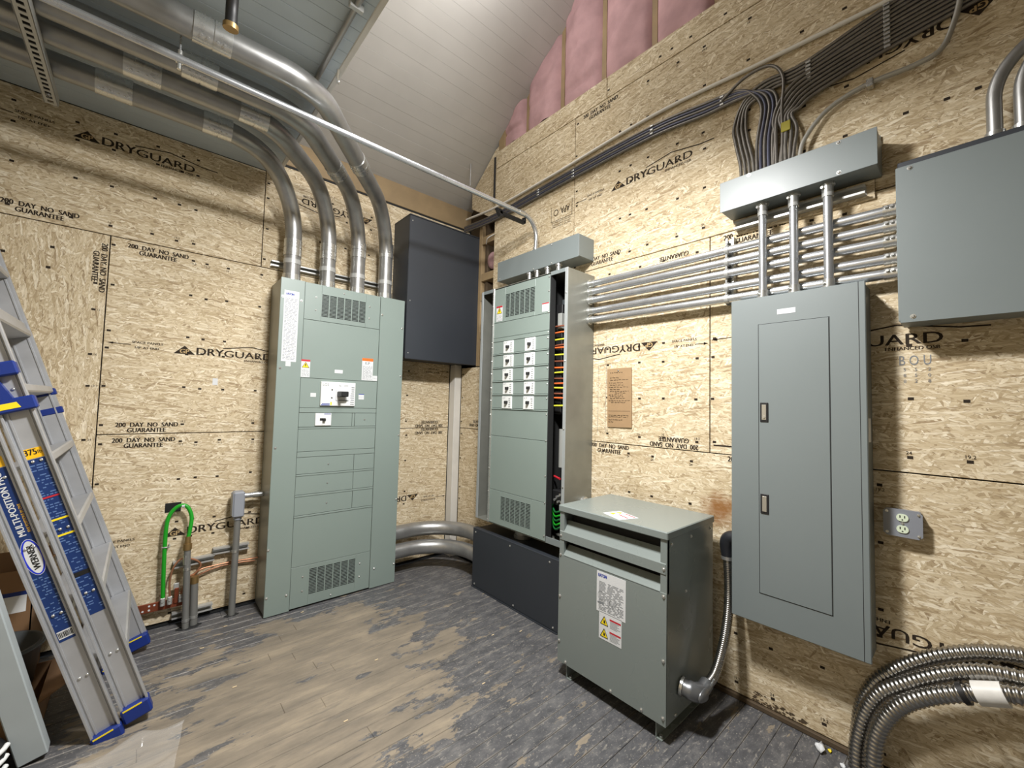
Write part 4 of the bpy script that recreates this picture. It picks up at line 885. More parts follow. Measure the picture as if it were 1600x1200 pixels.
def staple(y_, z0, z1, lbl):
    t = thing('cable_staple_strip', (-.03, y_, z0), lbl, 'cable clip', 'cable clips')
    n = max(2, int((z1-z0)/.019))
    for k in range(n): obj('clip', MB().cbox(-.034, -.004, y_-.011, y_+.011, z0+(z1-z0)*k/n, z0+(z1-z0)*k/n+.011, .002), CHROME, t)
staple(-3.292, 3.075, 3.285, 'tall ladder of bright cable clips near the upper right corner'); staple(-3.005, 3.085, 3.20, 'row of bright cable clips on the bundle above the wireway'); staple(-2.60, 3.185, 3.25, 'bright cable clips just left of the arching cables')
staple(-2.17, 3.225, 3.30, 'bright cable clips on the thin bundle above the upright printed logo'); staple(-1.52, 3.205, 3.275, 'bright cable clips where the thin bundle crosses the sheet joint'); staple(-1.15, 3.20, 3.26, 'small cable clips on the bundle nearest the corner')
tag(obj('cable_clip', MB().cbox(-.040, -.002, -3.245, -3.22, 2.93, 2.965, .003), CHROME), 'single bright clip on the pale grey cable', 'cable clip')
tag(obj('yellow_tag', MB().cbox(-.058, -.050, -2.935, -2.895, 2.87, 2.92, .002), mat('faded_yellow_tape', (150, 140, 30), .6, var=.05)), 'small yellow tape flag on the cables above the wireway', 'tag')
for k, (y0_, y1_, z_) in enumerate(((-2.70, -2.79, 2.675), (-2.79, -2.88, 2.675), (-2.89, -3.03, 2.675))):
    tag(obj('cable_connector', MB().cbox(-.10, -.06, y1_, y0_, 2.668, 2.692, .004), CHROME), ('left', 'middle', 'right')[k]+' bright connector where dark cables enter the wireway top', 'connector', 'cable connectors on the wireway')

# ---- handwritten cardboard note
nt_ = thing('cardboard_note', (0, -1.935, 1.345), 'brown cardboard sheet with handwriting pinned to the right wall', 'note')
obj('sheet', MB().add([(-.002, -1.840, 1.739), (-.002, -2.027, 1.742), (-.002, -2.034, 1.352), (-.002, -1.846, 1.346), (-.008, -1.840, 1.739), (-.010, -2.027, 1.742), (-.010, -2.034, 1.352), (-.006, -1.846, 1.346)], [(0, 1, 2, 3), (4, 5, 6, 7), (0, 1, 5, 4), (1, 2, 6, 5), (2, 3, 7, 6), (3, 0, 4, 7)]), CARD, nt_)
p = Print((-.0085, -1.846, 1.348), BU, BV, .0022); random.seed(31)
for z, a, b in [(.365, .02, .12), (.330, .02, .09), (.315, .02, .16), (.296, .01, .12), (.281, .02, .13), (.267, .01, .165), (.253, .02, .10), (.240, .02, .165), (.228, .06, .14), (.216, .01, .12), (.204, .02, .13), (.192, .02, .14), (.178, .01, .175), (.165, .03, .14), (.080, .01, .165), (.070, .01, .16), (.050, .01, .12), (.035, .01, .05)]:
    x = a
    while x < b:
        L = random.uniform(.008, .025); p.line((x, z+random.uniform(-.002, .002)), (min(x+L, b), z+random.uniform(-.002, .002)), .0028); x += L+random.uniform(.003, .008)
p.line((.01, .108), (.178, .110), .0015); p.done('handwriting', MATS['old_sill_wood'], nt_); screw(nt_, (-.010, -1.93, 1.725), (-1, 0, 0), r=.004)
tag(obj('wall_tag', MB().cbox(-2.012, -1.982, -.002, -.0002, 1.565, 1.612, .0005), WHITE), 'tiny white paper tag stapled to the left wall', 'tag')

# ---- outlet box
ob = thing('outlet_box', (-.025, -3.31, .985), 'square grey outlet box with a duplex receptacle on the right wall', 'outlet')
OBG = mat('outlet_grey', (134, 138, 146), .4, .1, var=.04)
obj('box', MB().cbox(-.040, -.001, -3.362, -3.258, .987, 1.090, .004), OBG, ob); obj('cover', MB().prism([(-3.250, .995), (-3.262, .984), (-3.356, .984), (-3.368, .995), (-3.368, 1.082), (-3.356, 1.094), (-3.262, 1.094), (-3.250, 1.082)], 'x', -.044, -.040), OBG, ob)
for z in (1.062, 1.016):
    n = 20; rc = obj('receptacle', MB().prism([(-3.309+.0185*math.cos(2*math.pi*k/n), z+.0165*max(-.88, min(.88, math.sin(2*math.pi*k/n)))) for k in range(n)], 'x', -.048, -.044), IVORY, ob)
    for y_ in (-3.302, -3.316): obj('slot', MB().box(-.0486, -.048, y_-.0016, y_+.0016, z-.001, z+.009), DARK, rc)
    obj('ground_hole', MB().cyl((-.0486, -3.309, z-.008), (-.048, -3.309, z-.008), .0028, 8), DARK, rc)
for y_, z_ in ((-3.262, .997), (-3.356, .997), (-3.262, 1.081), (-3.356, 1.081), (-3.309, 1.039)): screw(ob, (-.044, y_, z_), (-1, 0, 0), r=.0035)

# ================================================================== TRANSFORMER
tf = thing('transformer', (-.34, -2.265, 0), 'grey floor transformer with two louvres and warning labels', 'transformer')
XT = -.580; y0, y1 = -1.945, -2.583
TG = mat('transformer_enamel', (121, 129, 126), .27, var=.02, vscale=2)
obj('side_panel', MB().cbox(XT+.004, -.10, y1, y1+.004, .082, .892, .001), TG, tf); obj('side_panel', MB().cbox(XT+.004, -.10, y0-.004, y0, .082, .892, .001), TG, tf)
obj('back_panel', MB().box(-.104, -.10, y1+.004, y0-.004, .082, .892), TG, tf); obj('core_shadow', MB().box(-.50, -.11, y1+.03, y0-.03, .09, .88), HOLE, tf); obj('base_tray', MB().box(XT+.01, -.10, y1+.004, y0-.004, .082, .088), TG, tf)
obj('front_panel', MB().cbox(XT-.003, XT, y1, y0, .080, .655, .001), TG, tf)
for a, b in ((y0-.032, y0), (y1, y1+.032)): obj('corner_post', MB().cbox(XT-.001, XT+.02, a, b, .65, .893, .001), TG, tf)
obj('louvre_blade', MB().prism([(XT+.045, .700), (XT+.043, .705), (XT-.003, .657), (XT-.003, .652)], 'y', y1+.032, y0-.032), TG, tf)
obj('louvre_blade', MB().prism([(XT+.045, .832), (XT+.043, .838), (XT-.004, .782), (XT-.004, .738), (XT, .738), (XT, .780)], 'y', y1+.004, y0-.004), TG, tf)
obj('lid', MB().cbox(XT-.008, -.095, y1-.006, y0+.006, .890, .926, .004), TG, tf)
for a in (y0-.055, y1+.055):
    f_ = obj('foot', MB().box(XT+.012, -.12, a-.002, a+.002, .004, .084).box(XT+.012, -.12, a-.03, a+.002, .0, .005), TG, tf); obj('foot_bolt', MB().cyl((XT+.03, a-.016, .005), (XT+.03, a-.016, .014), .009, 6), CHROME, f_)
for y_, z_ in ((y0-.012, .76), (y0-.012, .655), (y0-.012, .43), (y0-.012, .19), (y0-.06, .095), (y1+.014, .76), (y1+.014, .64), (y1+.014, .36), (y1+.014, .115), (y1+.12, .095), (y0-.35, .092)): screw(tf, (XT-.003, y_, z_), (-1, 0, 0), r=.006)
for x_, z_ in ((-.54, .865), (-.35, .865), (-.13, .865), (-.40, .62), (-.50, .10)): screw(tf, (x_, y1, z_), (0, -1, 0), r=.006)
FT = lambda u, d, z: (XT-.003-d, -u, z)
lt = label(tf, 'rating_label', FT, 2.205, 2.375, .447, .645, lines=(.05, .74, 22), **lb)
pr = Print((XT-.004, -2.205, .447), BU, BV, .0006); pr.text('EATON', .010, .172, .05, .016, bold=.0012); pr.done('printed_name', BLUEPRINT, lt)
pr = Print((XT-.004, -2.205, .447), BU, BV, .0006); pr.rect(.006, .040, .045, .048); pr.ring(.026, .08, .018, .022, .0015); pr.ring(.09, .06, .012, .014, .001)
for k in range(4): pr.line((.075+.018*k, .035), (.08+.018*k, .07), .0015)
pr.done('printed_diagram', GREYPRINT, lt)
def warn_pair(parent, frame, u0_, u1_, z0_, z1_, U, V, horiz=False):
    s = label(parent, 'warning_sticker', frame, u0_, u1_, z0_, z1_, U=U, V=V); o = frame(u0_, .001, z0_); W_, H_ = abs(u1_-u0_), z1_-z0_
    y_ = Print(o, U, V, .0004); r_ = Print(o, U, V, .0004); g_ = Print(o, U, V, .0004); k_ = Print(o, U, V, .0008)
    for cy in (H_*.70, H_*.24):
        t = W_*.17; cx = W_*.24; y_.poly([(cx-t, cy-t*.8), (cx+t, cy-t*.8), (cx, cy+t)]); k_.poly([(cx-t*.1, cy+t*.4), (cx+t*.25, cy), (cx+t*.3, cy-t*.5), (cx-t*.2, cy-t*.45)])
        for a, b in (((-1, -.8), (1, -.8)), ((1, -.8), (0, 1)), ((0, 1), (-1, -.8))): k_.line((cx+a[0]*t, cy+a[1]*t), (cx+b[0]*t, cy+b[1]*t), t*.14)
        r_.rect(W_*.48, cy+H_*.10, W_*.97, cy+H_*.165)
        for j in range(6): g_.rect(W_*.5, cy+H_*(.06-.045*j), W_*random.uniform(.8, .95), cy+H_*(.06-.045*j)+.0022)
    y_.done('printed_triangles', YEL, s); r_.done('printed_bands', RED, s); g_.done('printed_lines', GREYPRINT, s); k_.done('printed_symbols', DARK, s)
warn_pair(tf, FT, 2.222, 2.354, .318, .449, BU, BV)
ts = obj('lid_sticker', MB().add([(-.535, -2.20, .9262), (-.585, -2.335, .9262), (-.475, -2.375, .9262), (-.43, -2.235, .9262), (-.535, -2.20, .9268), (-.585, -2.335, .9268), (-.475, -2.375, .9268), (-.43, -2.235, .9268)], [(0, 1, 2, 3), (4, 5, 6, 7), (0, 1, 5, 4), (1, 2, 6, 5), (2, 3, 7, 6), (3, 0, 4, 7)]), WHITE, tf)
pr = Print((-.535, -2.20, .9268), (-.05, -.135, 0), (.105, -.037, 0), .0005); pr.poly([(.01, .03), (.05, .03), (.03, .065)]); pr.poly([(.01, .075), (.05, .075), (.03, .105)]); pr.done('printed_triangles', YEL, ts)
pr = Print((-.535, -2.20, .9268), (-.05, -.135, 0), (.105, -.037, 0), .0005); pr.rect(.06, .055, .135, .063); pr.rect(.06, .098, .135, .106); pr.done('printed_bands', RED, ts)
# flexible conduit from transformer to the panelboard
xf = thing('flexible_conduit', (-.40, -2.60, .12), 'flexible metal conduit with a grey elbow, from transformer side up to the panelboard', 'conduit')
pth = spline([(-.335, -2.645, .185), (-.26, -2.66, .225), (-.18, -2.668, .34), (-.125, -2.668, .47), (-.100, -2.662, .60), (-.098, -2.655, .745)], 14)
obj('armour', ribbed(pth, .0235, .009, .0022, 14), FLEX, xf)
el = obj('elbow_fitting', MB().tube(spline([(-.445, -2.584, .205), (-.438, -2.615, .200), (-.415, -2.638, .190), (-.375, -2.645, .182), (-.320, -2.646, .195)], 6), .034, 16, True, lambda i: .036 if i < 6 else (.040 if i < 18 else .031)), mat('cast_grey', (122, 124, 126), .35, .7, var=.05), xf)
obj('fitting_cover', MB().sphere((-.405, -2.668, .188), .034, 14, 8, (1.4, .45, .85)), MATS['cast_grey'], el); obj('hub_ring', MB().cyl((-.446, -2.584, .206), (-.444, -2.596, .205), .042, 16), CHROME, el)
obj('clamp_screw', MB().tube([(-.335, -2.672, .20), (-.345, -2.690, .245)], .004, 8), CHROME, el)
obj('top_fitting', MB().tube(spline([(-.098, -2.655, .735), (-.098, -2.652, .79), (-.098, -2.662, .825), (-.098, -2.694, .838)], 6), .032, 14, True, lambda i: .029+.006*min(i, 8)/8), mat('black_fitting', (40, 42, 46), .4, .3, var=.05), xf)
obj('clamp_band', MB().cyl((-.098, -2.6555, .722), (-.098, -2.6553, .738), .030, 14), CHROME, xf)

# ================================================================== FLEXIBLE CONDUITS BOTTOM RIGHT
def flexpath(x, pts): return spline([(x, a, b) for a, b in pts], 12)
fx = [(-.045, [(-3.155, .0), (-3.158, .12), (-3.176, .26), (-3.218, .37), (-3.285, .455), (-3.37, .535), (-3.45, .59), (-3.53, .63), (-3.64, .66), (-3.9, .70)], 'outermost of the three in the bottom right corner'),
      (-.108, [(-3.162, .0), (-3.165, .12), (-3.192, .26), (-3.240, .365), (-3.305, .43), (-3.38, .495), (-3.45, .545), (-3.53, .585), (-3.64, .605), (-3.9, .63)], 'middle of the three in the bottom right corner'),
      (-.162, [(-3.225, .0), (-3.222, .12), (-3.232, .215), (-3.262, .305), (-3.312, .385), (-3.375, .445), (-3.44, .490), (-3.52, .535), (-3.62, .570), (-3.9, .61)], 'innermost of the three in the bottom right corner')]
for x, pts, ds in fx:
    tag(obj('flexible_conduit', ribbed(flexpath(x, pts), .0300, .0165, .0050, 16), FLEX), 'thick ribbed flexible steel conduit, '+ds, 'conduit', 'thick flexible conduits')
tp_ = thing('tape_wrap', (-.13, -3.52, .54), 'white tape wrapped around the thick flexible conduits', 'tape')
obj('wrap', MB().tube([(-.162, -3.497, .5225), (-.162, -3.565, .552)], .037, 16, True), mat('white_tape', (214, 212, 206), .45, var=.08, vscale=20), tp_)
tag(obj('tie_strap', MB().tube([(-.162, -3.462, .503), (-.162, -3.476, .511)], .0345, 16), DARK), 'black tie strap beside the white tape on the flexible conduits', 'tie')

# ================================================================== GROUNDING GEAR BY THE LEFT WALL
gb = thing('ground_bar', (-2.21, -.04, .11), 'copper ground bar with lugs low on the left wall', 'ground bar')
obj('bar', MB().cbox(-2.42, -2.095, -.048, -.040, .125, .180, .001), COPPERBAR, gb)
for x in (-2.36, -2.275, -2.255): obj('standoff', MB().cyl((x, -.04, .15), (x, -.001, .15), .012, 10), DARK, gb)
for x, z in ((-2.27, .165), (-2.27, .14), (-2.245, .165), (-2.30, .14), (-2.33, .165)): obj('bolt_hole', MB().cyl((x, -.0487, z), (x, -.048, z), .006, 8), WHITE, gb)
for x in (-2.207, -2.172, -2.115):
    l_ = obj('lug', MB().cbox(x-.013, x+.013, -.075, -.048, .155, .205, .003), CHROME, gb); obj('lug_screw', MB().cyl((x, -.076, .19), (x, -.084, .19), .008, 8), STRUT, l_)
    obj('lug_screw', MB().cyl((x, -.076, .168), (x, -.084, .168), .008, 8), STRUT, l_)
obj('mount_tab', MB().cbox(-2.150, -2.128, -.056, -.048, .150, .245, .002), COPPERBAR, gb); obj('mount_plate', MB().cbox(-2.156, -2.126, -.052, -.044, .235, .275, .006), STRUT, gb)
gw = tag(obj('green_ground_wire', MB().tube(spline([(-2.207, -.062, .195), (-2.212, -.060, .40), (-2.213, -.058, .62), (-2.200, -.056, .715), (-2.160, -.060, .768), (-2.115, -.068, .765), (-2.088, -.078, .70), (-2.092, -.088, .62), (-2.100, -.092, .565)], 9), .0115, 12), GREEN), 'thick green ground wire arching from the ground bar into a grey pipe', 'wire')
obj('white_band', MB().tube([(-2.140, -.0635, .7705), (-2.125, -.0655, .770)], .0128, 12), WHITE, gw)
tag(obj('black_patch', MB().cbox(-2.222, -2.140, -.004, -.0003, .725, .785, .001), DARK), 'black rectangular patch on the wall behind the green wire', 'patch')
tag(obj('wire_staple', MB().tube([(-2.225, -.002, .52), (-2.226, -.071, .52), (-2.190, -.072, .52), (-2.188, -.002, .52)], .004, 8), STRUT), 'small staple holding the green ground wire', 'staple')
g1 = thing('ground_pipe', (-2.092, -.12, 0), 'slim grey pipe with brass fitting rising from the floor to the green wire', 'pipe')
obj('pipe', MB().cyl((-2.088, -.115, -.02), (-2.100, -.095, .500), .0185, 14), PVC, g1); obj('collar', MB().cyl((-2.0988, -.0965, .40), (-2.1005, -.0945, .46), .0205, 14), CHROME, g1); obj('brass_fitting', MB().tube([(-2.1, -.095, .49), (-2.1, -.094, .53), (-2.1, -.0935, .5301), (-2.1, -.093, .575)], .02, 8, True, lambda i: (.024, .024, .017, .015)[i]), BRASS, g1)
g2 = thing('ground_pipe', (-2.045, -.09, 0), 'short grey pipe stub with a brass cap beside the ground bar', 'pipe')
obj('pipe', MB().cyl((-2.045, -.088, -.02), (-2.052, -.080, .27), .022, 14), PVC, g2); obj('brass_cap', MB().cyl((-2.052, -.080, .262), (-2.053, -.079, .305), .024, 10), BRASS, g2)
g3 = thing('riser_pipe', (-1.84, -.10, 0), 'tall grey pipe with a conduit body joined to the tall panel side', 'pipe')
obj('pipe', MB().cyl((-1.838, -.095, -.02), (-1.832, -.085, .66), .0205, 14), PVC, g3)
lbo = obj('conduit_body', MB().cbox(-1.868, -1.800, -.128, -.045, .660, .832, .008), LIGHTGREY, g3); obj('hub', MB().cyl((-1.833, -.086, .640), (-1.833, -.086, .664), .026, 14), LIGHTGREY, lbo); obj('cover', MB().cbox(-1.872, -1.868, -.124, -.05, .672, .822, .003), LIGHTGREY, lbo)
obj('side_arm', MB().cyl((-1.80, -.086, .798), (-1.684, -.086, .798), .0185, 14), EMT, g3); obj('connector', MB().cyl((-1.75, -.086, .798), (-1.715, -.086, .798), .022, 14), CHROME, g3)
strut('strut_channel', (-2.165, -.001, .385), (-1.945, -.001, .392), (0, -1, 0), (0, 0, 1), depth=.041, lbl='short zinc strut behind the brass topped pipe')
strut('strut_channel', (-1.955, -.001, .43), (-1.745, -.001, .43), (0, -1, 0), (0, 0, 1), depth=.041, lbl='short zinc strut behind the tall grey riser pipe')
strut('strut_channel', (-2.155, -.001, .062), (-1.94, -.001, .065), (0, -1, 0), (0, 0, 1), depth=.041, lbl='short zinc strut low on the wall beside the ground bar')
for (x, yy, z, r_, l_) in ((-2.0965, -.100, .37, .0205, 'zinc pipe strap on the brass topped pipe'), (-1.8355, -.089, .425, .0225, 'zinc pipe strap on the tall riser pipe'), (-2.089, -.113, .05, .0205, 'zinc pipe strap near the floor on the brass topped pipe'), (-2.047, -.086, .05, .0245, 'zinc pipe strap near the floor on the brass capped stub')):
    tag(obj('pipe_strap', MB().tube([(x, yy, z-.008), (x, yy, z+.008)], r_, 14).box(x-.006, x+.006, yy, -.042, z-.006, z+.006), CHROME), l_, 'strap')
tag(obj('copper_wire', MB().tube(spline([(-2.172, -.062, .195), (-2.178, -.060, .30), (-2.160, -.055, .385), (-2.12, -.05, .425), (-2.05, -.045, .40), (-2.02, -.045, .36), (-2.05, -.05, .315), (-2.09, -.05, .30)], 8), .006, 8), COPPER), 'bare copper wire looping up from the ground bar', 'wire')
tag(obj('copper_wire', MB().tube(spline([(-2.115, -.062, .20), (-2.10, -.055, .255), (-2.03, -.045, .325), (-1.95, -.035, .335), (-1.83, -.030, .337), (-1.74, -.03, .332), (-1.685, -.04, .335)], 8), .006, 8), COPPER), 'bare copper wire running along the wall to the tall panel', 'wire')
tag(obj('copper_wire', MB().tube(spline([(-2.12, -.05, .21), (-2.06, -.028, .27), (-2.0, -.026, .30), (-1.92, -.024, .318), (-1.83, -.024, .322), (-1.70, -.024, .312)], 8), .005, 8), COPPER), 'lower bare copper wire twisted along the wall below the struts', 'wire')
for x, yy, r_, l_ in ((-2.070, -.108, .052, 'dark ragged floor hole around the paired ground pipes'), (-1.838, -.10, .034, 'dark ragged floor hole around the tall riser pipe')):
    random.seed(int(r_*1000)); n = 22
    tag(obj('floor_hole', MB().prism([(x+r_*1.25*math.cos(2*math.pi*k/n)*random.uniform(.92, 1.08), yy+r_*.72*math.sin(2*math.pi*k/n)*random.uniform(.92, 1.08)) for k in range(n)], 'z', -.003, .0006), HOLE), l_, 'hole')

# ================================================================== LADDER
LEAN = math.atan(.318)
def rail_section(t, xo, yn, yf, L, zoff, rungs, first):
    """one ladder section in local space: x across the rail face, y toward the left wall, z up the rail"""
    for s, yy in ((-1, yn), (1, yf)):
        mb = MB(); h = .043
        mb.box(xo-h, xo+h, yy-.0015, yy+.0015, zoff, L)
        for e in (-1, 1): mb.cbox(xo+e*h-.004, xo+e*h+.004, yy-(.022 if s < 0 else 0)*1-(.0 if s < 0 else 0), yy+(.004 if s < 0 else .022), zoff, L, .001)
        mb.box(xo-h+.012, xo-h+.018, yy-.006, yy+.002, zoff, L).box(xo+h-.018, xo+h-.012, yy-.006, yy+.002, zoff, L)
        obj('side_rail', mb, ALU, t, True)
        f_ = obj('rubber_foot', MB().cbox(xo-.050, xo+.050, yy-.032, yy+.030, zoff-.012, zoff+.058, .008), BLUE, t, True)
        obj('foot_stripe', MB().box(xo-.040, xo+.025, yy-.0335, yy-.032, zoff+.050, zoff+.056), YEL, t, True)
        mbw = MB()
    for k in range(rungs):
        z = first+k*.300
        r_ = obj('rung', MB().cbox(xo-.040, xo+.046, yn+.003, yf-.003, z-.018, z+.018, .006), ALU, t, True)
        for i in range(2): obj('rivet', MB().sphere((xo-.012+.024*i, yn-.004, z), .006, 8, 5, (1, .6, 1)), CHROME, t, True)
ld = thing('folding_ladder', (-2.355, -.60, .015), 'folded aluminium multi-position ladder with blue feet leaning at the left', 'ladder', rot=(0, -LEAN, 0))
# local frame: z along the rails
rail_section(ld, .052, -.355, .33, 3.08, .012, 9, .33)
rail_section(ld, -.052, -.375, .22, 2.95, -.022, 9, .30)
# stickers on the near rails
yr = -.3800
def lp(x, z, lift=.0): return Print((x, -.3615-lift, z), (1, 0, 0), (0, 0, 1), .0012)
def sticker(xo, yy, z0_, z1_, m, name, w_=.030): return obj(name, MB().box(xo-w_, xo+w_, yy-.0024, yy-.0016, z0_, z1_), m, ld, True)
WLOC[ld.name] = Vector((-2.355, -.60, .015))
s2 = sticker(.052, -.355, .53, 1.24, NAVY, 'instruction_sticker'); s2b = sticker(.052, -.355, 1.243, 1.285, SAFF, 'capacity_sticker')
def prt(xo, yy, z, u=(1, 0, 0), v=(0, 0, 1), lift=.003): return Print((xo, yy, z), u, v, lift)
p = prt(.052-.026, -.355, 1.25); p.text('375', 0, .008, .034, .024, bold=.0008); p.text('lb', .037, .010, .012, .014); p.done('printed_capacity', DARK, ld, True)
p = prt(.052-.028, -.355, .54); random.seed(41)
for k in range(62):
    z = .012+.0108*k; x = .002
    while x < .052:
        L = random.uniform(.004, .018); 
        if random.random() < .5: p.rect(x, z, min(x+L, .055), z+.0045)
        x += L+.004
p.done('printed_instructions', mat('pale_blue_print', (84, 112, 160), .6, var=0), ld, True)
p = prt(.052-.03, -.355, .54, lift=.0034)
p.rect(0, .36, .06, .368); p.done('printed_stripe', YEL, ld, True); p = prt(.052-.03, -.355, .54, lift=.0034); p.rect(0, .43, .06, .438); p.done('printed_stripe', YEL, ld, True); p = prt(.052-.03, -.355, .54, lift=.0034); p.rect(0, .53, .06, .537); p.done('printed_stripe', RED, ld, True); p = prt(.052-.03, -.355, .54, lift=.0034); p.rect(0, .17, .06, .19); p.done('printed_bar', DARK, ld, True)
s1 = sticker(-.052, -.375, .48, 1.24, NAVY, 'brand_sticker'); s1b = sticker(-.052, -.375, 1.243, 1.285, SAFF, 'capacity_sticker')
p = prt(-.052, -.375, .86); p.ellipse(0, 0, .029, .078); p.done('logo_oval', WHITE, ld, True)
p = prt(-.052, -.375, .86, lift=.0034); p.ring(0, 0, .0275, .076, .006); p.done('logo_ring', mat('bright_blue', (30, 50, 190), .5, var=0), ld, True)
p = prt(-.052+.010, -.375, .86-.052, (0, 0, 1), (-1, 0, 0), .0036); p.text('WERNER', 0, 0, .104, .019, bold=.0012); p.done('logo_letters', DARK, ld, True)
p = prt(-.052+.006, -.375, .955, (0, 0, 1), (-1, 0, 0), .0034); p.text('MULTI-POSITION PRO', 0, 0, .27, .020, bold=.0008); p.done('printed_name', WHITE, ld, True)
p = prt(-.052+.022, -.375, .965, (0, 0, 1), (-1, 0, 0), .0034); p.text('FIVE POSITIONS IN ONE', 0, 0, .12, .009); p.done('printed_subtitle', SAFF, ld, True)
p = prt(-.052-.028, -.375, .54, lift=.0034); random.seed(43)
for k in range(21):
    z = .012+.0108*k; x = .002
    while x < .052:
        L = random.uniform(.004, .018)
        if random.random() < .5: p.rect(x, z, min(x+L, .055), z+.0045)
        x += L+.004
p.done('printed_instructions', MATS['pale_blue_print'], ld, True)
p = prt(-.052-.022, -.375, .492, lift=.0034); p.rect(0, 0, .046, .034); p.done('barcode_field', WHITE, ld, True)
p = prt(-.052-.020, -.375, .497, lift=.0040); random.seed(5); x = 0
while x < .040: w_ = random.uniform(.0008, .003); p.rect(x, 0, x+w_, .024); x += w_+random.uniform(.001, .002)
p.done('barcode', DARK, ld, True)
# blue guide bracket and lock
gbk = obj('guide_bracket', MB().cbox(-.115, .100, -.398, -.350, 1.585, 1.640, .006).cbox(-.115, .115, -.398, -.350, 1.440, 1.495, .006).prism([(-.10, 1.49), (.06, 1.49), (.035, 1.59), (-.10, 1.59)], 'y', -.396, -.352), BLUE, ld, True)
obj('guide_mark', MB().prism([(-.02, 1.605), (.055, 1.605), (.048, 1.625), (-.02, 1.625)], 'y', -.3995, -.398), YEL, ld, True); obj('guide_mark', MB().prism([(.01, 1.455), (.072, 1.455), (.065, 1.478), (.01, 1.478)], 'y', -.3995, -.398), YEL, ld, True)
obj('guide_bracket', MB().cbox(.02, .106, .325, .362, 1.50, 1.535, .004).cbox(.02, .106, .325, .362, 1.40, 1.435, .004), BLUE, ld, True)
obj('lock_knob', MB().sphere((.07, -.30, 1.87), .03, 12, 8, (1.2, 1.0, .8)), mat('dark_rubber', (50, 52, 60), .5, var=0), ld, True); obj('lock_bar', MB().cbox(.03, .09, -.33, .32, 1.845, 1.885, .006), ALU, ld, True)

# ---- leaning grey steel post and stored things behind the ladder
lp_ = thing('steel_post', (-2.622, -.95, .004), 'pale grey rectangular steel post leaning left of the ladder', 'post', rot=(.07, -math.atan(.240), 0))
obj('shaft', MB().cbox(-.040, .045, -.035, .03, .012, 3.03, .004), POST, lp_, True); obj('shaft_end', MB().cbox(-.034, .039, -.030, .025, .006, .013, .002), DARK, lp_, True)
def carton(name, x0, x1, y0_, y1_, h, lbl, m=SHADECARD, flap=True):
    t = thing(name, ((x0+x1)/2, (y0_+y1_)/2, 0), lbl, 'box'); th = .005
    mb = MB(); mb.box(x0, x1, y0_, y0_+th, 0, h); mb.box(x0, x1, y1_-th, y1_, 0, h); mb.box(x0, x0+th, y0_, y1_, 0, h); mb.box(x1-th, x1, y0_, y1_, 0, h); mb.box(x0, x1, y0_, y1_, .001, .008)
    obj('walls', mb, m, t)
    if flap:
        obj('flap', MB().add([(x0, y0_, h), (x1, y0_, h), (x1, y0_-.10, h-.07), (x0, y0_-.10, h-.07), (x0, y0_+.004, h), (x1, y0_+.004, h), (x1, y0_-.098, h-.066), (x0, y0_-.098, h-.066)], [(0, 1, 2, 3), (4, 5, 6, 7), (0, 1, 5, 4), (1, 2, 6, 5), (2, 3, 7, 6), (3, 0, 4, 7)]), m, t)
        obj('flap', MB().add([(x1, y0_, h), (x1, y1_, h), (x1+.09, y1_, h+.06), (x1+.09, y0_, h+.06), (x1-.004, y0_, h), (x1-.004, y1_, h), (x1+.086, y1_, h+.064), (x1+.086, y0_, h+.064)], [(0, 1, 2, 3), (4, 5, 6, 7), (0, 1, 5, 4), (1, 2, 6, 5), (2, 3, 7, 6), (3, 0, 4, 7)]), m, t)
    return t
carton('cardboard_carton', -3.35, -2.72, -.42, -.03, .62, 'tall brown carton in the shade behind the ladder')
ct = carton('cardboard_carton', -3.2, -2.63, -.86, -.46, .17, 'low open brown carton on the floor behind the grey post')
obj('carton_print', MB().box(-2.9, -2.74, -.4206, -.4200, .42, .50), WHITE, bpy.data.objects['cardboard_carton']); obj('carton_stripe', MB().box(-2.9, -2.74, -.4206, -.4200, .50, .53), BLUE, bpy.data.objects['cardboard_carton'])
bk = thing('grey_bucket', (-2.73, -.63, .172), 'dark grey plastic tub resting behind the ladder', 'bucket')
BUCK = mat('dark_grey_plastic', (56, 60, 62), .5, var=.05)
mb = MB(); n = 24
prof = [(.0, .02), (.11, .02), (.115, .0), (.125, .0), (.145, .17), (.152, .17), (.152, .185), (.138, .185), (.118, .025), (.0, .025)]
vs = [(-2.80+r*math.cos(2*math.pi*k/n), -.64+r*math.sin(2*math.pi*k/n), .175+z) for r, z in prof for k in range(n)]
mb.add(vs, [(i*n+k, i*n+(k+1) % n, (i+1)*n+(k+1) % n, (i+1)*n+k) for i in range(len(prof)-1) for k in range(n)], True); obj('tub', mb, BUCK, bk)
obj('rim', MB().tube([(-2.80+.153*math.cos(a*math.pi/12), -.64+.153*math.sin(a*math.pi/12), .352) for a in range(25)], .006, 8), BUCK, bk)
bg = thing('tool_bag', (-2.86, -.98, 0), 'black and white striped bag at the bottom left edge', 'bag')
random.seed(8)
def lump(c, s, n=18, m=12, amp=.10):
    vs = []; c = Vector(c)
    for i in range(m+1):
        th = math.pi*i/m
        for k in range(n):
            ph = 2*math.pi*k/n; r = 1+amp*math.sin(3*ph+2*th)+amp*.7*math.sin(5*th+ph*2); vs.append((c.x+s[0]*r*math.sin(th)*math.cos(ph), c.y+s[1]*r*math.sin(th)*math.sin(ph), max(.001, c.z+s[2]*r*math.cos(th))))
    return MB().add(vs, [(i*n+k, (i+1)*n+k, (i+1)*n+(k+1) % n, i*n+(k+1) % n) for i in range(m) for k in range(n)], True)
obj('body', lump((-2.83, -.99, .10), (.13, .10, .105)), DARK, bg)
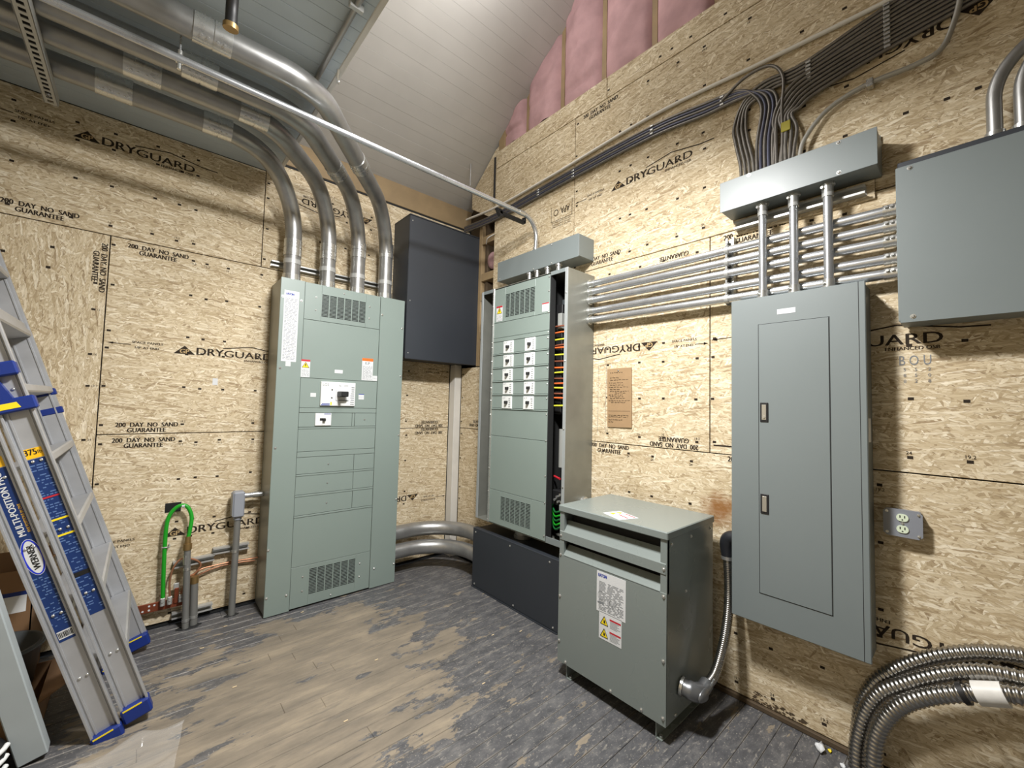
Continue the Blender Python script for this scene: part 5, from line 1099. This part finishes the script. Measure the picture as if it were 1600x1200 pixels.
for z in (.05, .09, .13): obj('stripe', MB().tube([(-2.83+.142*math.cos(a), -.99+.118*math.sin(a), z+.01*math.sin(3*a)) for a in [math.pi*(1.2+.75*k/14) for k in range(15)]], .009, 8), WPLAST, bg)
# ---- clear plastic sheet on the floor
pm = bpy.data.materials.new('clear_plastic'); pm.use_nodes = True; ntp = pm.node_tree; ntp.nodes.clear()
out = nd(ntp, 'ShaderNodeOutputMaterial'); tr = nd(ntp, 'ShaderNodeBsdfTransparent'); gl = nd(ntp, 'ShaderNodeBsdfPrincipled'); mx = nd(ntp, 'ShaderNodeMixShader')
gl.inputs['Base Color'].default_value = (.75, .76, .76, 1); gl.inputs['Roughness'].default_value = .12; mx.inputs[0].default_value = .15
ntp.links.new(tr.outputs[0], mx.inputs[1]); ntp.links.new(gl.outputs[0], mx.inputs[2]); ntp.links.new(mx.outputs[0], out.inputs[0])
nu, nv = 26, 16; vs = []; random.seed(19)
A_, B_, C_, D_ = Vector((-2.55, -1.17)), Vector((-2.165, -1.10)), Vector((-2.215, -1.38)), Vector((-2.62, -1.62))
for i in range(nu+1):
    for j in range(nv+1):
        s_, t_ = i/nu, j/nv; q = (A_*(1-s_)+B_*s_)*(1-t_)+(D_*(1-s_)+C_*s_)*t_
        h = .010+.050*math.exp(-((t_-.16)/.10)**2)*(.5+.5*math.sin(3*s_+.4))+.012*abs(math.sin(6*s_+7*t_))+.012*abs(math.sin(11*t_-4*s_))
        vs.append((q.x+.012*math.sin(14*s_), q.y+.016*math.sin(11*s_+1), h))
ps = MB().add(vs, [(i*(nv+1)+j, (i+1)*(nv+1)+j, (i+1)*(nv+1)+j+1, i*(nv+1)+j+1) for i in range(nu) for j in range(nv)], True)
tag(obj('plastic_sheet', ps, pm), 'crumpled clear plastic sheet on the floor in front of the ladder', 'plastic sheet')
# ---- litter
def scrap(name, x, y_, s, m, lbl, cat='scrap', group=None, seed=0, flat=.6):
    random.seed(seed); mb = lump((x, y_, s*.35), (s, s*.7, s*flat), 9, 6, .35); return tag(obj(name, mb, m), lbl, cat, group)
scrap('paper_scrap', -.065, -3.03, .026, WHITE, 'crumpled white scrap on the floor near the flexible conduits', seed=1); scrap('yellow_scrap', -.045, -3.06, .010, YEL, 'tiny yellow scrap beside the crumpled white one', seed=2)
scrap('paper_scrap', -.10, -3.115, .014, WHITE, 'small white scrap right at the foot of the flexible conduits', seed=4)
chipm = mat('wood_chip', (206, 186, 150), .8, var=.05)
CH = ('in the open floor right of the ladder feet', 'near the ground pipes', 'in front of the tall panel corner', 'in the middle of the bare floor', 'on dark paint in front of the charcoal base box', 'on dark paint left of the transformer', 'on the bare floor near the photo bottom', 'close to the left wall by the riser pipe', 'nearest the charcoal base box')
for (x, y_), ds in zip(((-1.95, -.96), (-2.04, -.45), (-1.47, -.36), (-1.30, -1.2), (-.62, -1.42), (-.95, -1.75), (-1.6, -1.55), (-1.9, -.25), (-.45, -1.50)), CH):
    tag(obj('wood_chip', MB().cbox(x, x+.020, y_, y_+.006, 0, .003, .001), chipm), 'pale wood chip '+ds, 'chip', 'wood chips on the floor')
